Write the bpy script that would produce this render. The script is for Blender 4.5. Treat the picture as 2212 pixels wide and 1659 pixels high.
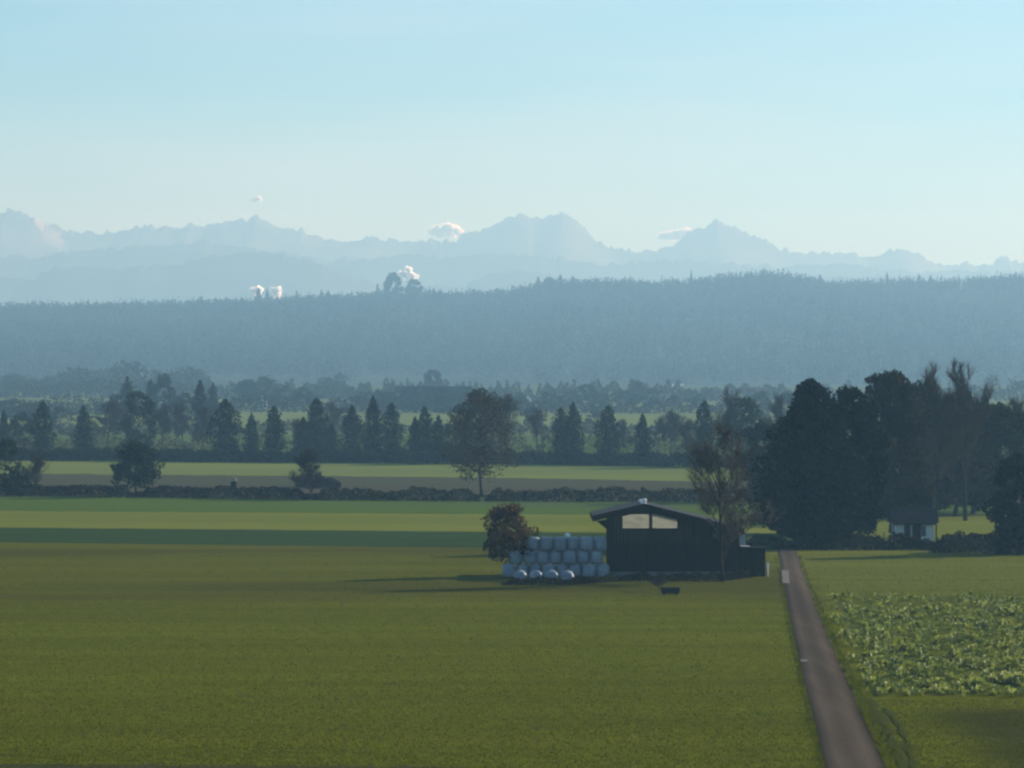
import bpy, bmesh, math, random
import numpy as np
from mathutils import Vector, noise as mnoise

for o in list(bpy.data.objects):
    bpy.data.objects.remove(o)
sc = bpy.context.scene
COL = sc.collection
R = math.radians
rng = np.random.default_rng(7)
random.seed(7)

# ------------------------------------------------------------------ camera
FPX, CXP, HZ, CAMH = 9007.0, 1106.0, 810.0, 18.0       # focal length and horizon in a 2212 px wide frame
cam_d = bpy.data.cameras.new('camera')
cam = bpy.data.objects.new('camera', cam_d)
COL.objects.link(cam)
cam.location = (0, 0, CAMH)
cam.rotation_euler = (R(90), 0, 0)
cam_d.sensor_width = 36.0
cam_d.lens = FPX / 2212.0 * 36.0
cam_d.shift_y = -(829.5 - HZ) / 2212.0
cam_d.clip_start = 1.0
cam_d.clip_end = 80000.0
sc.camera = cam

# ------------------------------------------------------------------ light
SUN_EL, SUN_AZ = 21.5, 60.0            # azimuth clockwise from the view direction (+Y)
world = bpy.data.worlds.new('World')
sc.world = world
world.use_nodes = True
wn, wl = world.node_tree.nodes, world.node_tree.links
wn.clear()
w_out = wn.new('ShaderNodeOutputWorld')
w_bg = wn.new('ShaderNodeBackground')
w_sky = wn.new('ShaderNodeTexSky')
w_sky.sky_type = 'NISHITA'
w_sky.sun_disc = False
w_sky.sun_elevation = R(SUN_EL)
w_sky.sun_rotation = R(SUN_AZ)
w_sky.altitude = 600
w_sky.air_density = 1.0
w_sky.dust_density = 0.0
w_sky.ozone_density = 3.5
w_bg.inputs['Strength'].default_value = 0.07
w_tint = wn.new('ShaderNodeMix'); w_tint.data_type = 'RGBA'; w_tint.blend_type = 'MULTIPLY'
w_tint.inputs['Factor'].default_value = 1.0
w_tint.inputs['B'].default_value = (.69, 1.08, 1.31, 1)      # cool white balance of the camera
wl.new(w_sky.outputs[0], w_tint.inputs['A'])
w_tc = wn.new('ShaderNodeTexCoord'); w_mp = wn.new('ShaderNodeMapping'); w_mp.inputs['Scale'].default_value = (4, 4, 26); w_mp.inputs['Rotation'].default_value = (0, R(4), 0)
w_ns = wn.new('ShaderNodeTexNoise'); w_ns.inputs['Scale'].default_value = 1.0; w_ns.inputs['Detail'].default_value = 5
w_mr = wn.new('ShaderNodeMapRange'); w_mr.inputs['From Min'].default_value = .42; w_mr.inputs['From Max'].default_value = .75; w_mr.inputs['To Max'].default_value = .40
w_ci = wn.new('ShaderNodeMix'); w_ci.data_type = 'RGBA'; w_ci.inputs['B'].default_value = (7.4, 9.0, 10.2, 1)     # thin high cirrus
wl.new(w_tc.outputs['Generated'], w_mp.inputs[0]); wl.new(w_mp.outputs[0], w_ns.inputs['Vector']); wl.new(w_ns.outputs['Fac'], w_mr.inputs['Value'])
wl.new(w_mr.outputs[0], w_ci.inputs['Factor']); wl.new(w_tint.outputs['Result'], w_ci.inputs['A'])
wl.new(w_ci.outputs['Result'], w_bg.inputs[0])
wl.new(w_bg.outputs[0], w_out.inputs[0])

sun_d = bpy.data.lights.new('sun', 'SUN')
sun_d.energy = 5.0
sun_d.angle = R(0.6)
sun_d.color = (1.0, 0.985, 0.91)
sun = bpy.data.objects.new('sun', sun_d)
COL.objects.link(sun)
sdir = Vector((math.sin(R(SUN_AZ)) * math.cos(R(SUN_EL)), math.cos(R(SUN_AZ)) * math.cos(R(SUN_EL)), math.sin(R(SUN_EL))))
sun.rotation_euler = sdir.to_track_quat('Z', 'Y').to_euler()
sun.location = (300, 100, 300)

sc.view_settings.view_transform = 'Standard'
sc.view_settings.look = 'None'
sc.view_settings.gamma = 1.0
sc.view_settings.exposure = 0.58
sc.view_settings.use_curve_mapping = False
sc.render.engine = 'CYCLES'
cy = sc.cycles
cy.use_denoising = True
cy.max_bounces = 5
cy.diffuse_bounces = 3
cy.glossy_bounces = 2
cy.transmission_bounces = 3
cy.transparent_max_bounces = 12
cy.volume_bounces = 0
cy.filter_width = 2.4

# ------------------------------------------------------------------ helpers
def gz(y):
    """height of the plain: flat, rising slightly towards the foot of the hill"""
    t = min(max((y - 1200.0) / 2100.0, 0.0), 1.0)
    return 9.0 * t * t * (3 - 2 * t)

def gdist(yv):
    lo, hi = 60.0, 3300.0
    for _ in range(60):
        m = 0.5 * (lo + hi)
        if HZ + FPX * (CAMH - gz(m)) / m > yv:
            lo = m
        else:
            hi = m
    return lo

def G(xv, yv, lift=0.0):
    """point of the plain seen at (xv, yv)"""
    d = gdist(yv)
    return ((xv - CXP) * d / FPX, d, gz(d) + lift)

def A(xv, yv, d):
    return ((xv - CXP) * d / FPX, d, CAMH - (yv - HZ) * d / FPX)

def tag(o, label=None, cat=None, group=None, kind=None):
    if label: o['label'] = label
    if cat: o['category'] = cat
    if group: o['group'] = group
    if kind: o['kind'] = kind
    return o

def link(name, me, mat=None, parent=None, loc=(0, 0, 0)):
    o = bpy.data.objects.new(name, me)
    COL.objects.link(o)
    o.location = loc
    if mat is not None and me is not None and not me.materials:
        me.materials.append(mat)
    if parent is not None:
        o.parent = parent
    return o

def empty(name, loc=(0, 0, 0), rz=0.0):
    o = bpy.data.objects.new(name, None)
    COL.objects.link(o)
    o.location = loc
    o.rotation_euler = (0, 0, rz)
    o.empty_display_size = 0.3
    return o

def mesh_np(name, V, nside, smooth=False):
    """polygon soup: V is (faces*nside, 3)"""
    V = np.ascontiguousarray(V, dtype=np.float32).reshape(-1, 3)
    n = len(V); nf = n // nside
    me = bpy.data.meshes.new(name)
    me.vertices.add(n); me.vertices.foreach_set('co', V.ravel())
    me.loops.add(n); me.loops.foreach_set('vertex_index', np.arange(n, dtype=np.int32))
    me.polygons.add(nf)
    me.polygons.foreach_set('loop_start', np.arange(0, n, nside, dtype=np.int32))
    me.polygons.foreach_set('loop_total', np.full(nf, nside, dtype=np.int32))
    me.update(calc_edges=True)
    return me

def mesh_py(name, v, f, smooth=False):
    me = bpy.data.meshes.new(name)
    me.from_pydata([tuple(p) for p in v], [], f)
    if smooth:
        me.polygons.foreach_set('use_smooth', [True] * len(me.polygons))
    me.update()
    return me

class MB:
    """collects boxes, tubes and faces into one mesh"""
    def __init__(s): s.v, s.f = [], []
    def add(s, v, f):
        k = len(s.v); s.v += [tuple(p) for p in v]; s.f += [tuple(i + k for i in q) for q in f]
    def box(s, x0, x1, y0, y1, z0, z1):
        s.add([(x0,y0,z0),(x1,y0,z0),(x1,y1,z0),(x0,y1,z0),(x0,y0,z1),(x1,y0,z1),(x1,y1,z1),(x0,y1,z1)],
              [(0,3,2,1),(4,5,6,7),(0,1,5,4),(1,2,6,5),(2,3,7,6),(3,0,4,7)])
    def prism(s, poly, y0, y1):
        """poly = (x,z) outline seen from the camera, extruded in y"""
        n = len(poly)
        s.add([(x, y0, z) for x, z in poly] + [(x, y1, z) for x, z in poly],
              [tuple(range(n)), tuple(range(2*n-1, n-1, -1))] + [(i, i+n, (i+1) % n + n, (i+1) % n) for i in range(n)])
    def tube(s, pts, rad, n=6):
        rings = []
        for i, p in enumerate(pts):
            p = Vector(p)
            a = Vector(pts[max(i-1, 0)]); b = Vector(pts[min(i+1, len(pts)-1)])
            t = (b - a).normalized()
            u = t.orthogonal().normalized(); w = t.cross(u)
            rings.append([p + (u*math.cos(2*math.pi*k/n) + w*math.sin(2*math.pi*k/n))*rad[i] for k in range(n)])
        v = [q for r in rings for q in r]
        f = [(i*n+k, i*n+(k+1) % n, (i+1)*n+(k+1) % n, (i+1)*n+k) for i in range(len(pts)-1) for k in range(n)]
        f.append(tuple(range(n-1, -1, -1))); f.append(tuple(range((len(pts)-1)*n, len(pts)*n)))
        s.add(v, f)
    def mesh(s, name, smooth=False): return mesh_py(name, s.v, s.f, smooth)
    def build(s, name, mat, parent=None, smooth=False): return link(name, s.mesh(name, smooth), mat, parent)

# ------------------------------------------------------------------ materials
def material(name, c1, c2=None, scale=1.0, rough=0.9, bump=0.0, bscale=None, detail=4.0, translucent=0.0, spec=0.0,
             coords='pos', c3=None, scale3=0.05, f3=0.5, lo=0.35, hi=0.65, stretch=(1,1,1), rand=0.0, sheen=0.0):
    m = bpy.data.materials.new(name)
    m.use_nodes = True
    nt = m.node_tree; N = nt.nodes; L = nt.links
    bs = N['Principled BSDF']; out = N['Material Output']
    bs.inputs['Roughness'].default_value = rough
    bs.inputs['Specular IOR Level'].default_value = spec
    if coords == 'pos':
        g = N.new('ShaderNodeNewGeometry'); co = g.outputs['Position']
    else:
        g = N.new('ShaderNodeTexCoord'); co = g.outputs['Object']
    mp = N.new('ShaderNodeMapping'); mp.inputs['Scale'].default_value = stretch
    L.new(co, mp.inputs['Vector']); co = mp.outputs[0]
    col = None
    if c2 is not None:
        n1 = N.new('ShaderNodeTexNoise'); n1.inputs['Scale'].default_value = scale; n1.inputs['Detail'].default_value = detail
        L.new(co, n1.inputs['Vector'])
        r1 = N.new('ShaderNodeMapRange'); r1.inputs['From Min'].default_value = lo; r1.inputs['From Max'].default_value = hi
        L.new(n1.outputs['Fac'], r1.inputs['Value'])
        mx = N.new('ShaderNodeMix'); mx.data_type = 'RGBA'
        mx.inputs['A'].default_value = (*c1, 1); mx.inputs['B'].default_value = (*c2, 1)
        L.new(r1.outputs[0], mx.inputs['Factor']); col = mx.outputs['Result']
        if c3 is not None:
            n2 = N.new('ShaderNodeTexNoise'); n2.inputs['Scale'].default_value = scale3; n2.inputs['Detail'].default_value = 5
            L.new(co, n2.inputs['Vector'])
            r2 = N.new('ShaderNodeMapRange'); r2.inputs['From Min'].default_value = 0.42; r2.inputs['From Max'].default_value = 0.62
            r2.inputs['To Max'].default_value = f3
            L.new(n2.outputs['Fac'], r2.inputs['Value'])
            m2 = N.new('ShaderNodeMix'); m2.data_type = 'RGBA'
            L.new(r2.outputs[0], m2.inputs['Factor']); L.new(col, m2.inputs['A']); m2.inputs['B'].default_value = (*c3, 1)
            col = m2.outputs['Result']
    if col is None:
        rgb = N.new('ShaderNodeRGB'); rgb.outputs[0].default_value = (*c1, 1); col = rgb.outputs[0]
    if rand > 0:
        oi = N.new('ShaderNodeObjectInfo')
        rr = N.new('ShaderNodeMapRange'); rr.inputs['To Min'].default_value = 1 - rand; rr.inputs['To Max'].default_value = 1 + rand
        L.new(oi.outputs['Random'], rr.inputs['Value'])
        hv = N.new('ShaderNodeHueSaturation'); L.new(rr.outputs[0], hv.inputs['Value']); L.new(col, hv.inputs['Color'])
        col = hv.outputs[0]
    L.new(col, bs.inputs['Base Color'])
    if bump > 0:
        nb = N.new('ShaderNodeTexNoise'); nb.inputs['Scale'].default_value = bscale or scale; nb.inputs['Detail'].default_value = 6
        L.new(co, nb.inputs['Vector'])
        b = N.new('ShaderNodeBump'); b.inputs['Strength'].default_value = 1.0; b.inputs['Distance'].default_value = bump
        L.new(nb.outputs['Fac'], b.inputs['Height']); L.new(b.outputs[0], bs.inputs['Normal'])
    if translucent > 0:
        tr = N.new('ShaderNodeBsdfTranslucent'); L.new(col, tr.inputs['Color'])
        ms = N.new('ShaderNodeMixShader'); ms.inputs[0].default_value = translucent
        L.new(bs.outputs[0], ms.inputs[1]); L.new(tr.outputs[0], ms.inputs[2]); L.new(ms.outputs[0], out.inputs['Surface'])
    return m

M = {}
M['plain']   = material('plain', (.065,.085,.015), (.085,.10,.018), .02, bump=.03, bscale=1.5, c3=(.05,.07,.03), scale3=.006)
M['grass']   = material('grass', (.056,.075,.005), (.078,.094,.008), .35, bump=.06, bscale=2.5, c3=(.062,.066,.008), scale3=.03, f3=.5)
def near_field():
    """one meadow: fresh green near, browner mown grass farther out, a bare brownish corner at the right"""
    m = bpy.data.materials.new('near_field'); m.use_nodes = True
    nt = m.node_tree; N = nt.nodes; L = nt.links
    bs = N['Principled BSDF']; bs.inputs['Roughness'].default_value = .9; bs.inputs['Specular IOR Level'].default_value = 0
    g = N.new('ShaderNodeNewGeometry'); sx = N.new('ShaderNodeSeparateXYZ'); L.new(g.outputs['Position'], sx.inputs[0])
    mp = N.new('ShaderNodeMapping'); mp.inputs['Scale'].default_value = (.4, 1, 1); L.new(g.outputs['Position'], mp.inputs['Vector'])
    def noise(sc_, det, vec):
        n = N.new('ShaderNodeTexNoise'); n.inputs['Scale'].default_value = sc_; n.inputs['Detail'].default_value = det; n.inputs['Roughness'].default_value = .65
        L.new(vec, n.inputs['Vector']); return n.outputs['Fac']
    def rng_(v, a, b, c=0., d=1.):
        r = N.new('ShaderNodeMapRange'); r.inputs['From Min'].default_value = a; r.inputs['From Max'].default_value = b
        r.inputs['To Min'].default_value = c; r.inputs['To Max'].default_value = d; r.interpolation_type = 'SMOOTHSTEP'
        L.new(v, r.inputs['Value']); return r.outputs[0]
    def math_(op, a, b):
        n = N.new('ShaderNodeMath'); n.operation = op
        for k, q in enumerate((a, b)):
            if isinstance(q, (int, float)): n.inputs[k].default_value = q
            else: L.new(q, n.inputs[k])
        return n.outputs[0]
    def mix(f, a, b):
        n = N.new('ShaderNodeMix'); n.data_type = 'RGBA'; L.new(f, n.inputs['Factor'])
        for nm, q in (('A', a), ('B', b)):
            if isinstance(q, tuple): n.inputs[nm].default_value = (*q, 1)
            else: L.new(q, n.inputs[nm])
        return n.outputs['Result']
    fine = noise(1.1, 8, g.outputs['Position']); mid = noise(.12, 5, mp.outputs[0]); big = noise(.022, 4, mp.outputs[0])
    green = mix(rng_(fine, .38, .62), (.074,.086,.004), (.112,.120,.008))
    green = mix(rng_(mid, .35, .7, 0, .6), green, (.104,.102,.008))
    olive = mix(rng_(fine, .38, .62), (.076,.081,.007), (.102,.100,.011))
    olive = mix(rng_(big, .40, .62, 0, .9), olive, (.066,.063,.010))
    yy = math_('ADD', sx.outputs['Y'], math_('MULTIPLY', math_('SUBTRACT', mid, .5), 45.0))
    yy = math_('ADD', yy, math_('MULTIPLY', math_('SUBTRACT', big, .5), 60.0))
    col = mix(rng_(yy, 315, 345), green, olive)
    # right-hand far end is fresher
    xx = math_('ADD', sx.outputs['X'], math_('MULTIPLY', math_('SUBTRACT', mid, .5), 8.0))
    col = mix(math_('MULTIPLY', rng_(xx, 23, 27), rng_(yy, 270, 320)), col, (.112,.118,.016))
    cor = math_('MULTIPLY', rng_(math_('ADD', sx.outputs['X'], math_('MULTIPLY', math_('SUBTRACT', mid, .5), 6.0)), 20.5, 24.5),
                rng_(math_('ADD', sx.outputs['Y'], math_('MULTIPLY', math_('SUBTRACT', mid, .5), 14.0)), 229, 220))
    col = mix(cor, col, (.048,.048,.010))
    mb_ = N.new('ShaderNodeMapping'); mb_.inputs['Scale'].default_value = (.010, .11, 1); mb_.inputs['Rotation'].default_value = (0, 0, R(2)); L.new(g.outputs['Position'], mb_.inputs['Vector'])
    hv = N.new('ShaderNodeHueSaturation'); L.new(rng_(noise(1.0, 5, mb_.outputs[0]), .3, .7, .86, 1.14), hv.inputs['Value']); L.new(col, hv.inputs['Color'])
    L.new(hv.outputs[0], bs.inputs['Base Color'])      # swaths left by mowing
    b = N.new('ShaderNodeBump'); b.inputs['Distance'].default_value = .05; L.new(noise(2.2, 6, g.outputs['Position']), b.inputs['Height'])
    L.new(b.outputs[0], bs.inputs['Normal'])
    return m
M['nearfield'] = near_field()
M['blade']   = material('blade', (.086,.098,.005), (.116,.122,.008), .5, translucent=.35, rough=.8)
M['teal']    = material('teal', (.031,.053,.016), (.036,.061,.018), .15, bump=.05, bscale=2, stretch=(.3,1,1))
M['bright']  = material('bright', (.128,.142,.022), (.155,.165,.028), .05, bump=.04, bscale=2, c3=(.105,.125,.022), scale3=.03, stretch=(.3,1,1))
M['green2']  = material('green2', (.064,.102,.016), (.078,.112,.018), .06, bump=.04, bscale=2, c3=(.06,.085,.04), scale3=.03, stretch=(.3,1,1))
M['pale']    = material('pale', (.128,.155,.034), (.155,.178,.040), .04, bump=.04, bscale=2, c3=(.10,.13,.05), scale3=.02, stretch=(.3,1,1))
M['brown']   = material('brown', (.060,.052,.036), (.075,.068,.042), .12, bump=.12, bscale=1.2, c3=(.06,.070,.035), scale3=.03, f3=.8, stretch=(.4,1,1))
M['soil']    = material('soil', (.040,.042,.020), (.058,.055,.026), .3, bump=.08, bscale=2.0, c3=(.05,.058,.02), scale3=.08)
M['cropsoil']= material('cropsoil', (.066,.078,.009), (.10,.112,.013), .5, bump=.08, bscale=2.0)
M['mud']     = material('mud', (.044,.050,.009), (.060,.066,.012), 1.2, bump=.06, bscale=4)
M['gravel']  = material('gravel', (.086,.064,.045), (.110,.083,.060), .9, bump=.02, bscale=8, c3=(.06,.05,.034), scale3=.25, f3=.7, stretch=(1,.06,1))
M['slab']    = material('slab', (.15,.13,.12), (.19,.165,.15), 1.5)
M['leafcrop']= material('leafcrop', (.17,.205,.016), (.255,.29,.030), .55, translucent=.35, rough=.6, spec=.3, lo=.4, hi=.6)
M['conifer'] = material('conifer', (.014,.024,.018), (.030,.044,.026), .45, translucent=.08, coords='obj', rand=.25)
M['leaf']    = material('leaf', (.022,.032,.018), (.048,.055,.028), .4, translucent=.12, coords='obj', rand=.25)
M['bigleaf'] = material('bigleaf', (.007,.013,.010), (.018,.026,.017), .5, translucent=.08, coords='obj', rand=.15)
M['hazel']   = material('hazel', (.052,.038,.022), (.098,.066,.038), .4, translucent=.12, coords='obj', rand=.25)
M['grovelf'] = material('grovelf', (.026,.026,.019), (.052,.045,.030), .4, translucent=.1, coords='obj', rand=.2)
M['russet']  = material('russet', (.040,.032,.018), (.125,.066,.034), .55, translucent=.3, coords='obj', lo=.45, hi=.6)
M['twig']    = material('twig', (.060,.046,.032), (.095,.068,.046), .6, coords='obj', rand=.2)
M['paletwig']= material('paletwig', (.095,.075,.056), (.14,.105,.078), .6, coords='obj')
M['bark']    = material('bark', (.030,.025,.020), (.05,.042,.032), 3, bump=.03, coords='obj')
M['hedge']   = material('hedge', (.022,.024,.010), (.055,.048,.020), .5, translucent=.08, rand=.15)
M['under']   = material('under', (.028,.036,.024), (.060,.064,.036), .08, translucent=.1)
M['forest']  = material('forest', (.018,.026,.018), (.034,.038,.026), .02, translucent=.03, c3=(.045,.040,.028), scale3=.006)
M['hill']    = material('hill', (.025,.032,.018), (.04,.042,.024), .01)
M['farwood'] = material('farwood', (.034,.044,.028), (.060,.064,.038), .05, translucent=.1, rand=.25)
M['wood']    = material('wood', (.019,.015,.010), (.030,.023,.015), 1.2, bump=.01, bscale=6, stretch=(4,4,.6), rand=.10)
M['roofing'] = material('roofing', (.022,.024,.026), (.034,.035,.036), .8, rough=.85, spec=.1, bump=.01, bscale=3)
M['darkroof']= material('darkroof', (.022,.022,.024), (.034,.032,.032), 1.0, rough=.7)
M['concrete']= material('concrete', (.12,.12,.12), (.16,.16,.155), 1.0, bump=.01, bscale=5)
M['wrap']    = material('wrap', (.165,.195,.235), (.225,.255,.295), 2.2, rough=.45, spec=.5, bump=.02, bscale=5, coords='obj', rand=.12)
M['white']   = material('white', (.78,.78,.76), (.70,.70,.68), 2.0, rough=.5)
M['palegrey']= material('palegrey', (.42,.45,.47), (.5,.52,.53), 1.5, rough=.6)
M['plaster'] = material('plaster', (.72,.70,.66), (.62,.60,.56), .8, rough=.9)
M['straw']   = material('straw', (.34,.32,.22), (.26,.25,.18), 2.0)
M['tiles']   = material('tiles', (.20,.085,.055), (.14,.07,.05), 1.5)
M['glassdk'] = material('glassdk', (.03,.035,.04), rough=.2, spec=.5)
M['mount']   = material('mount', (.050,.062,.055), (.10,.105,.10), .004, detail=8, c3=(.16,.155,.15), scale3=.006, f3=.6)
M['foothill']= material('foothill', (.030,.045,.030), (.055,.066,.04), .006, detail=8)

# frosted pane: half see-through, half milky
def pane_mat():
    m = bpy.data.materials.new('frosted_pane'); m.use_nodes = True
    N, L = m.node_tree.nodes, m.node_tree.links
    N.clear()
    out = N.new('ShaderNodeOutputMaterial'); t = N.new('ShaderNodeBsdfTransparent'); t.inputs[0].default_value = (.9,.9,.88,1)
    d = N.new('ShaderNodeBsdfTranslucent'); d.inputs[0].default_value = (.75,.72,.66,1)
    n = N.new('ShaderNodeTexNoise'); n.inputs['Scale'].default_value = 1.4
    r = N.new('ShaderNodeMapRange'); r.inputs['To Min'].default_value = .05; r.inputs['To Max'].default_value = .35
    L.new(n.outputs['Fac'], r.inputs['Value'])
    mx = N.new('ShaderNodeMixShader'); L.new(r.outputs[0], mx.inputs[0])
    L.new(t.outputs[0], mx.inputs[1]); L.new(d.outputs[0], mx.inputs[2]); L.new(mx.outputs[0], out.inputs[0])
    return m
M['pane'] = pane_mat()
M['backlight_sheet'] = material('backlight_sheet', (.66,.67,.60), (.84,.84,.76), 1.1, translucent=.8, stretch=(1,1,3))  # sheet added to catch the sun and light the window from behind

def add_snow(m):
    """snow lying in the gully right of the leftmost summit and thinly elsewhere"""
    N, L = m.node_tree.nodes, m.node_tree.links
    bs = N['Principled BSDF']; src = bs.inputs['Base Color'].links[0].from_socket
    g = N.new('ShaderNodeNewGeometry'); s = N.new('ShaderNodeSeparateXYZ'); L.new(g.outputs['Position'], s.inputs[0])
    def op(o, a, b):
        n = N.new('ShaderNodeMath'); n.operation = o
        for k, q in enumerate((a, b)):
            if isinstance(q, (int, float)): n.inputs[k].default_value = q
            else: L.new(q, n.inputs[k])
        return n.outputs[0]
    ns = N.new('ShaderNodeTexNoise'); ns.inputs['Scale'].default_value = .02; ns.inputs['Detail'].default_value = 6; L.new(g.outputs['Position'], ns.inputs['Vector'])
    wob = op('MULTIPLY', op('SUBTRACT', ns.outputs['Fac'], .5), 90.0)
    # gully line: x = -1354 at z = 458 falling to x = -1274 at z = 372
    off = op('ABSOLUTE', op('ADD', op('ADD', op('ADD', s.outputs['X'], 1647.4), op('MULTIPLY', op('SUBTRACT', s.outputs['Z'], 553.3), .93)), wob), 0)
    r = N.new('ShaderNodeMapRange'); r.inputs['From Min'].default_value = 34; r.inputs['From Max'].default_value = 14; L.new(off, r.inputs['Value'])
    z = N.new('ShaderNodeMapRange'); z.inputs['From Min'].default_value = 428; z.inputs['From Max'].default_value = 464; L.new(s.outputs['Z'], z.inputs['Value'])
    mx = N.new('ShaderNodeMix'); mx.data_type = 'RGBA'; mx.inputs['B'].default_value = (.34, .31, .30, 1)
    L.new(op('MULTIPLY', r.outputs[0], z.outputs[0]), mx.inputs['Factor']); L.new(src, mx.inputs['A']); L.new(mx.outputs['Result'], bs.inputs['Base Color'])
add_snow(M['mount'])

def cloud_mat():
    m = bpy.data.materials.new('cloud_white'); m.use_nodes = True
    N, L = m.node_tree.nodes, m.node_tree.links
    N.clear()
    out = N.new('ShaderNodeOutputMaterial')
    a = N.new('ShaderNodeBsdfDiffuse'); a.inputs[0].default_value = (.98,.98,.98,1)
    b = N.new('ShaderNodeBsdfTranslucent'); b.inputs[0].default_value = (.98,.98,.98,1)
    mx = N.new('ShaderNodeMixShader'); mx.inputs[0].default_value = .85
    L.new(a.outputs[0], mx.inputs[1]); L.new(b.outputs[0], mx.inputs[2]); L.new(mx.outputs[0], out.inputs[0])
    return m
M['cloud'] = cloud_mat()

# ------------------------------------------------------------------ ground sheet
def ground():
    ys = [-800, 0, 100, 180, 250, 320, 400, 500, 600, 700, 800, 1000, 1200] + [1200 + 70*i for i in range(1, 32)] + [4000, 6000, 9000, 12000, 16600]
    xs = [-4800, -2000, -800, -300, -100, 0, 100, 300, 800, 2000, 4800]
    v = [(x, y, gz(y)) for y in ys for x in xs]
    n = len(xs)
    f = [(j*n+i, j*n+i+1, (j+1)*n+i+1, (j+1)*n+i) for j in range(len(ys)-1) for i in range(n-1)]
    tag(link('ground', mesh_py('ground', v, f, True), M['plain']), kind='structure')
ground()

def strip(name, top, bot, mat, lift, wob=0.0, xs=None, seed=0):
    """sheet of field between two lines seen in the frame; lines are lists of (x, y)"""
    x0, x1 = top[0][0], top[-1][0]
    n = 420
    v = []
    for line, s in ((top, 0), (bot, 50)):
        lx = [p[0] for p in line]; ly = [p[1] for p in line]
        for i in range(n + 1):
            x = lx[0] + (lx[-1] - lx[0]) * i / n
            y = float(np.interp(x, lx, ly)) + wob * mnoise.noise(Vector((x*.02, seed + s, 0))) + .5*wob * mnoise.noise(Vector((x*.15, seed + s, 3)))
            v.append(G(x, y, lift))
    # subdivide across so that the sheet follows the rise of the plain
    a = v[:n+1]; b = v[n+1:]
    rows = 6
    vv = []
    for r in range(rows + 1):
        t = r / rows
        for i in range(n + 1):
            x = a[i][0]*(1-t) + b[i][0]*t; y = a[i][1]*(1-t) + b[i][1]*t
            vv.append((x, y, gz(y) + lift))
    f = [(r*(n+1)+i, (r+1)*(n+1)+i, (r+1)*(n+1)+i+1, r*(n+1)+i+1) for r in range(rows) for i in range(n)]
    return tag(link(name, mesh_py(name, vv, f), mat), kind='structure')

LX, RX = -900, 3100
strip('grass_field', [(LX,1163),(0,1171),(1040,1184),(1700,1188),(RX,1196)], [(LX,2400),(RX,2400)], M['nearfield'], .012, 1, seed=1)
strip('green_crop_strip', [(LX,1134),(0,1140),(1040,1149),(1700,1154)], [(LX,1164),(0,1172),(1040,1184),(1700,1190)], M['teal'], .03, 1.0, seed=3)
strip('bright_meadow', [(LX,1096),(0,1103),(1040,1110),(RX,1118)], [(LX,1134),(0,1141),(1040,1150),(1700,1156),(RX,1192)], M['bright'], .02, 2.0, seed=4)
strip('green_meadow', [(LX,1062),(0,1068),(1040,1082),(RX,1090)], [(LX,1097),(0,1104),(1040,1111),(RX,1119)], M['green2'], .025, 1.5, seed=5)
strip('reed_strip', [(LX,1015),(0,1022),(1040,1031),(1640,1042),(RX,1050)], [(LX,1063),(0,1070),(1040,1083),(RX,1092)], M['brown'], .04, 2.0, seed=6)
strip('pale_meadow', [(LX,990),(0,996),(1040,1004),(1640,1012),(RX,1020)], [(LX,1016),(0,1023),(1040,1032),(1640,1043),(RX,1051)], M['pale'], .045, 1.5, seed=7)
strip('hazy_meadow', [(LX,930),(RX,950)], [(LX,991),(0,997),(1040,1005),(1640,1013),(RX,1021)], M['green2'], .05, 2.0, seed=8)
strip('distant_meadow', [(LX,838),(300,838),(600,850),(RX,846)], [(LX,931),(RX,951)], M['pale'], .06, 3.0, seed=9)
strip('field_edge', [(LX,1646),(940,1657),(1300,1668)], [(LX,1780),(940,1780),(1300,1780)], M['soil'], .022, 4, seed=11)

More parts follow.
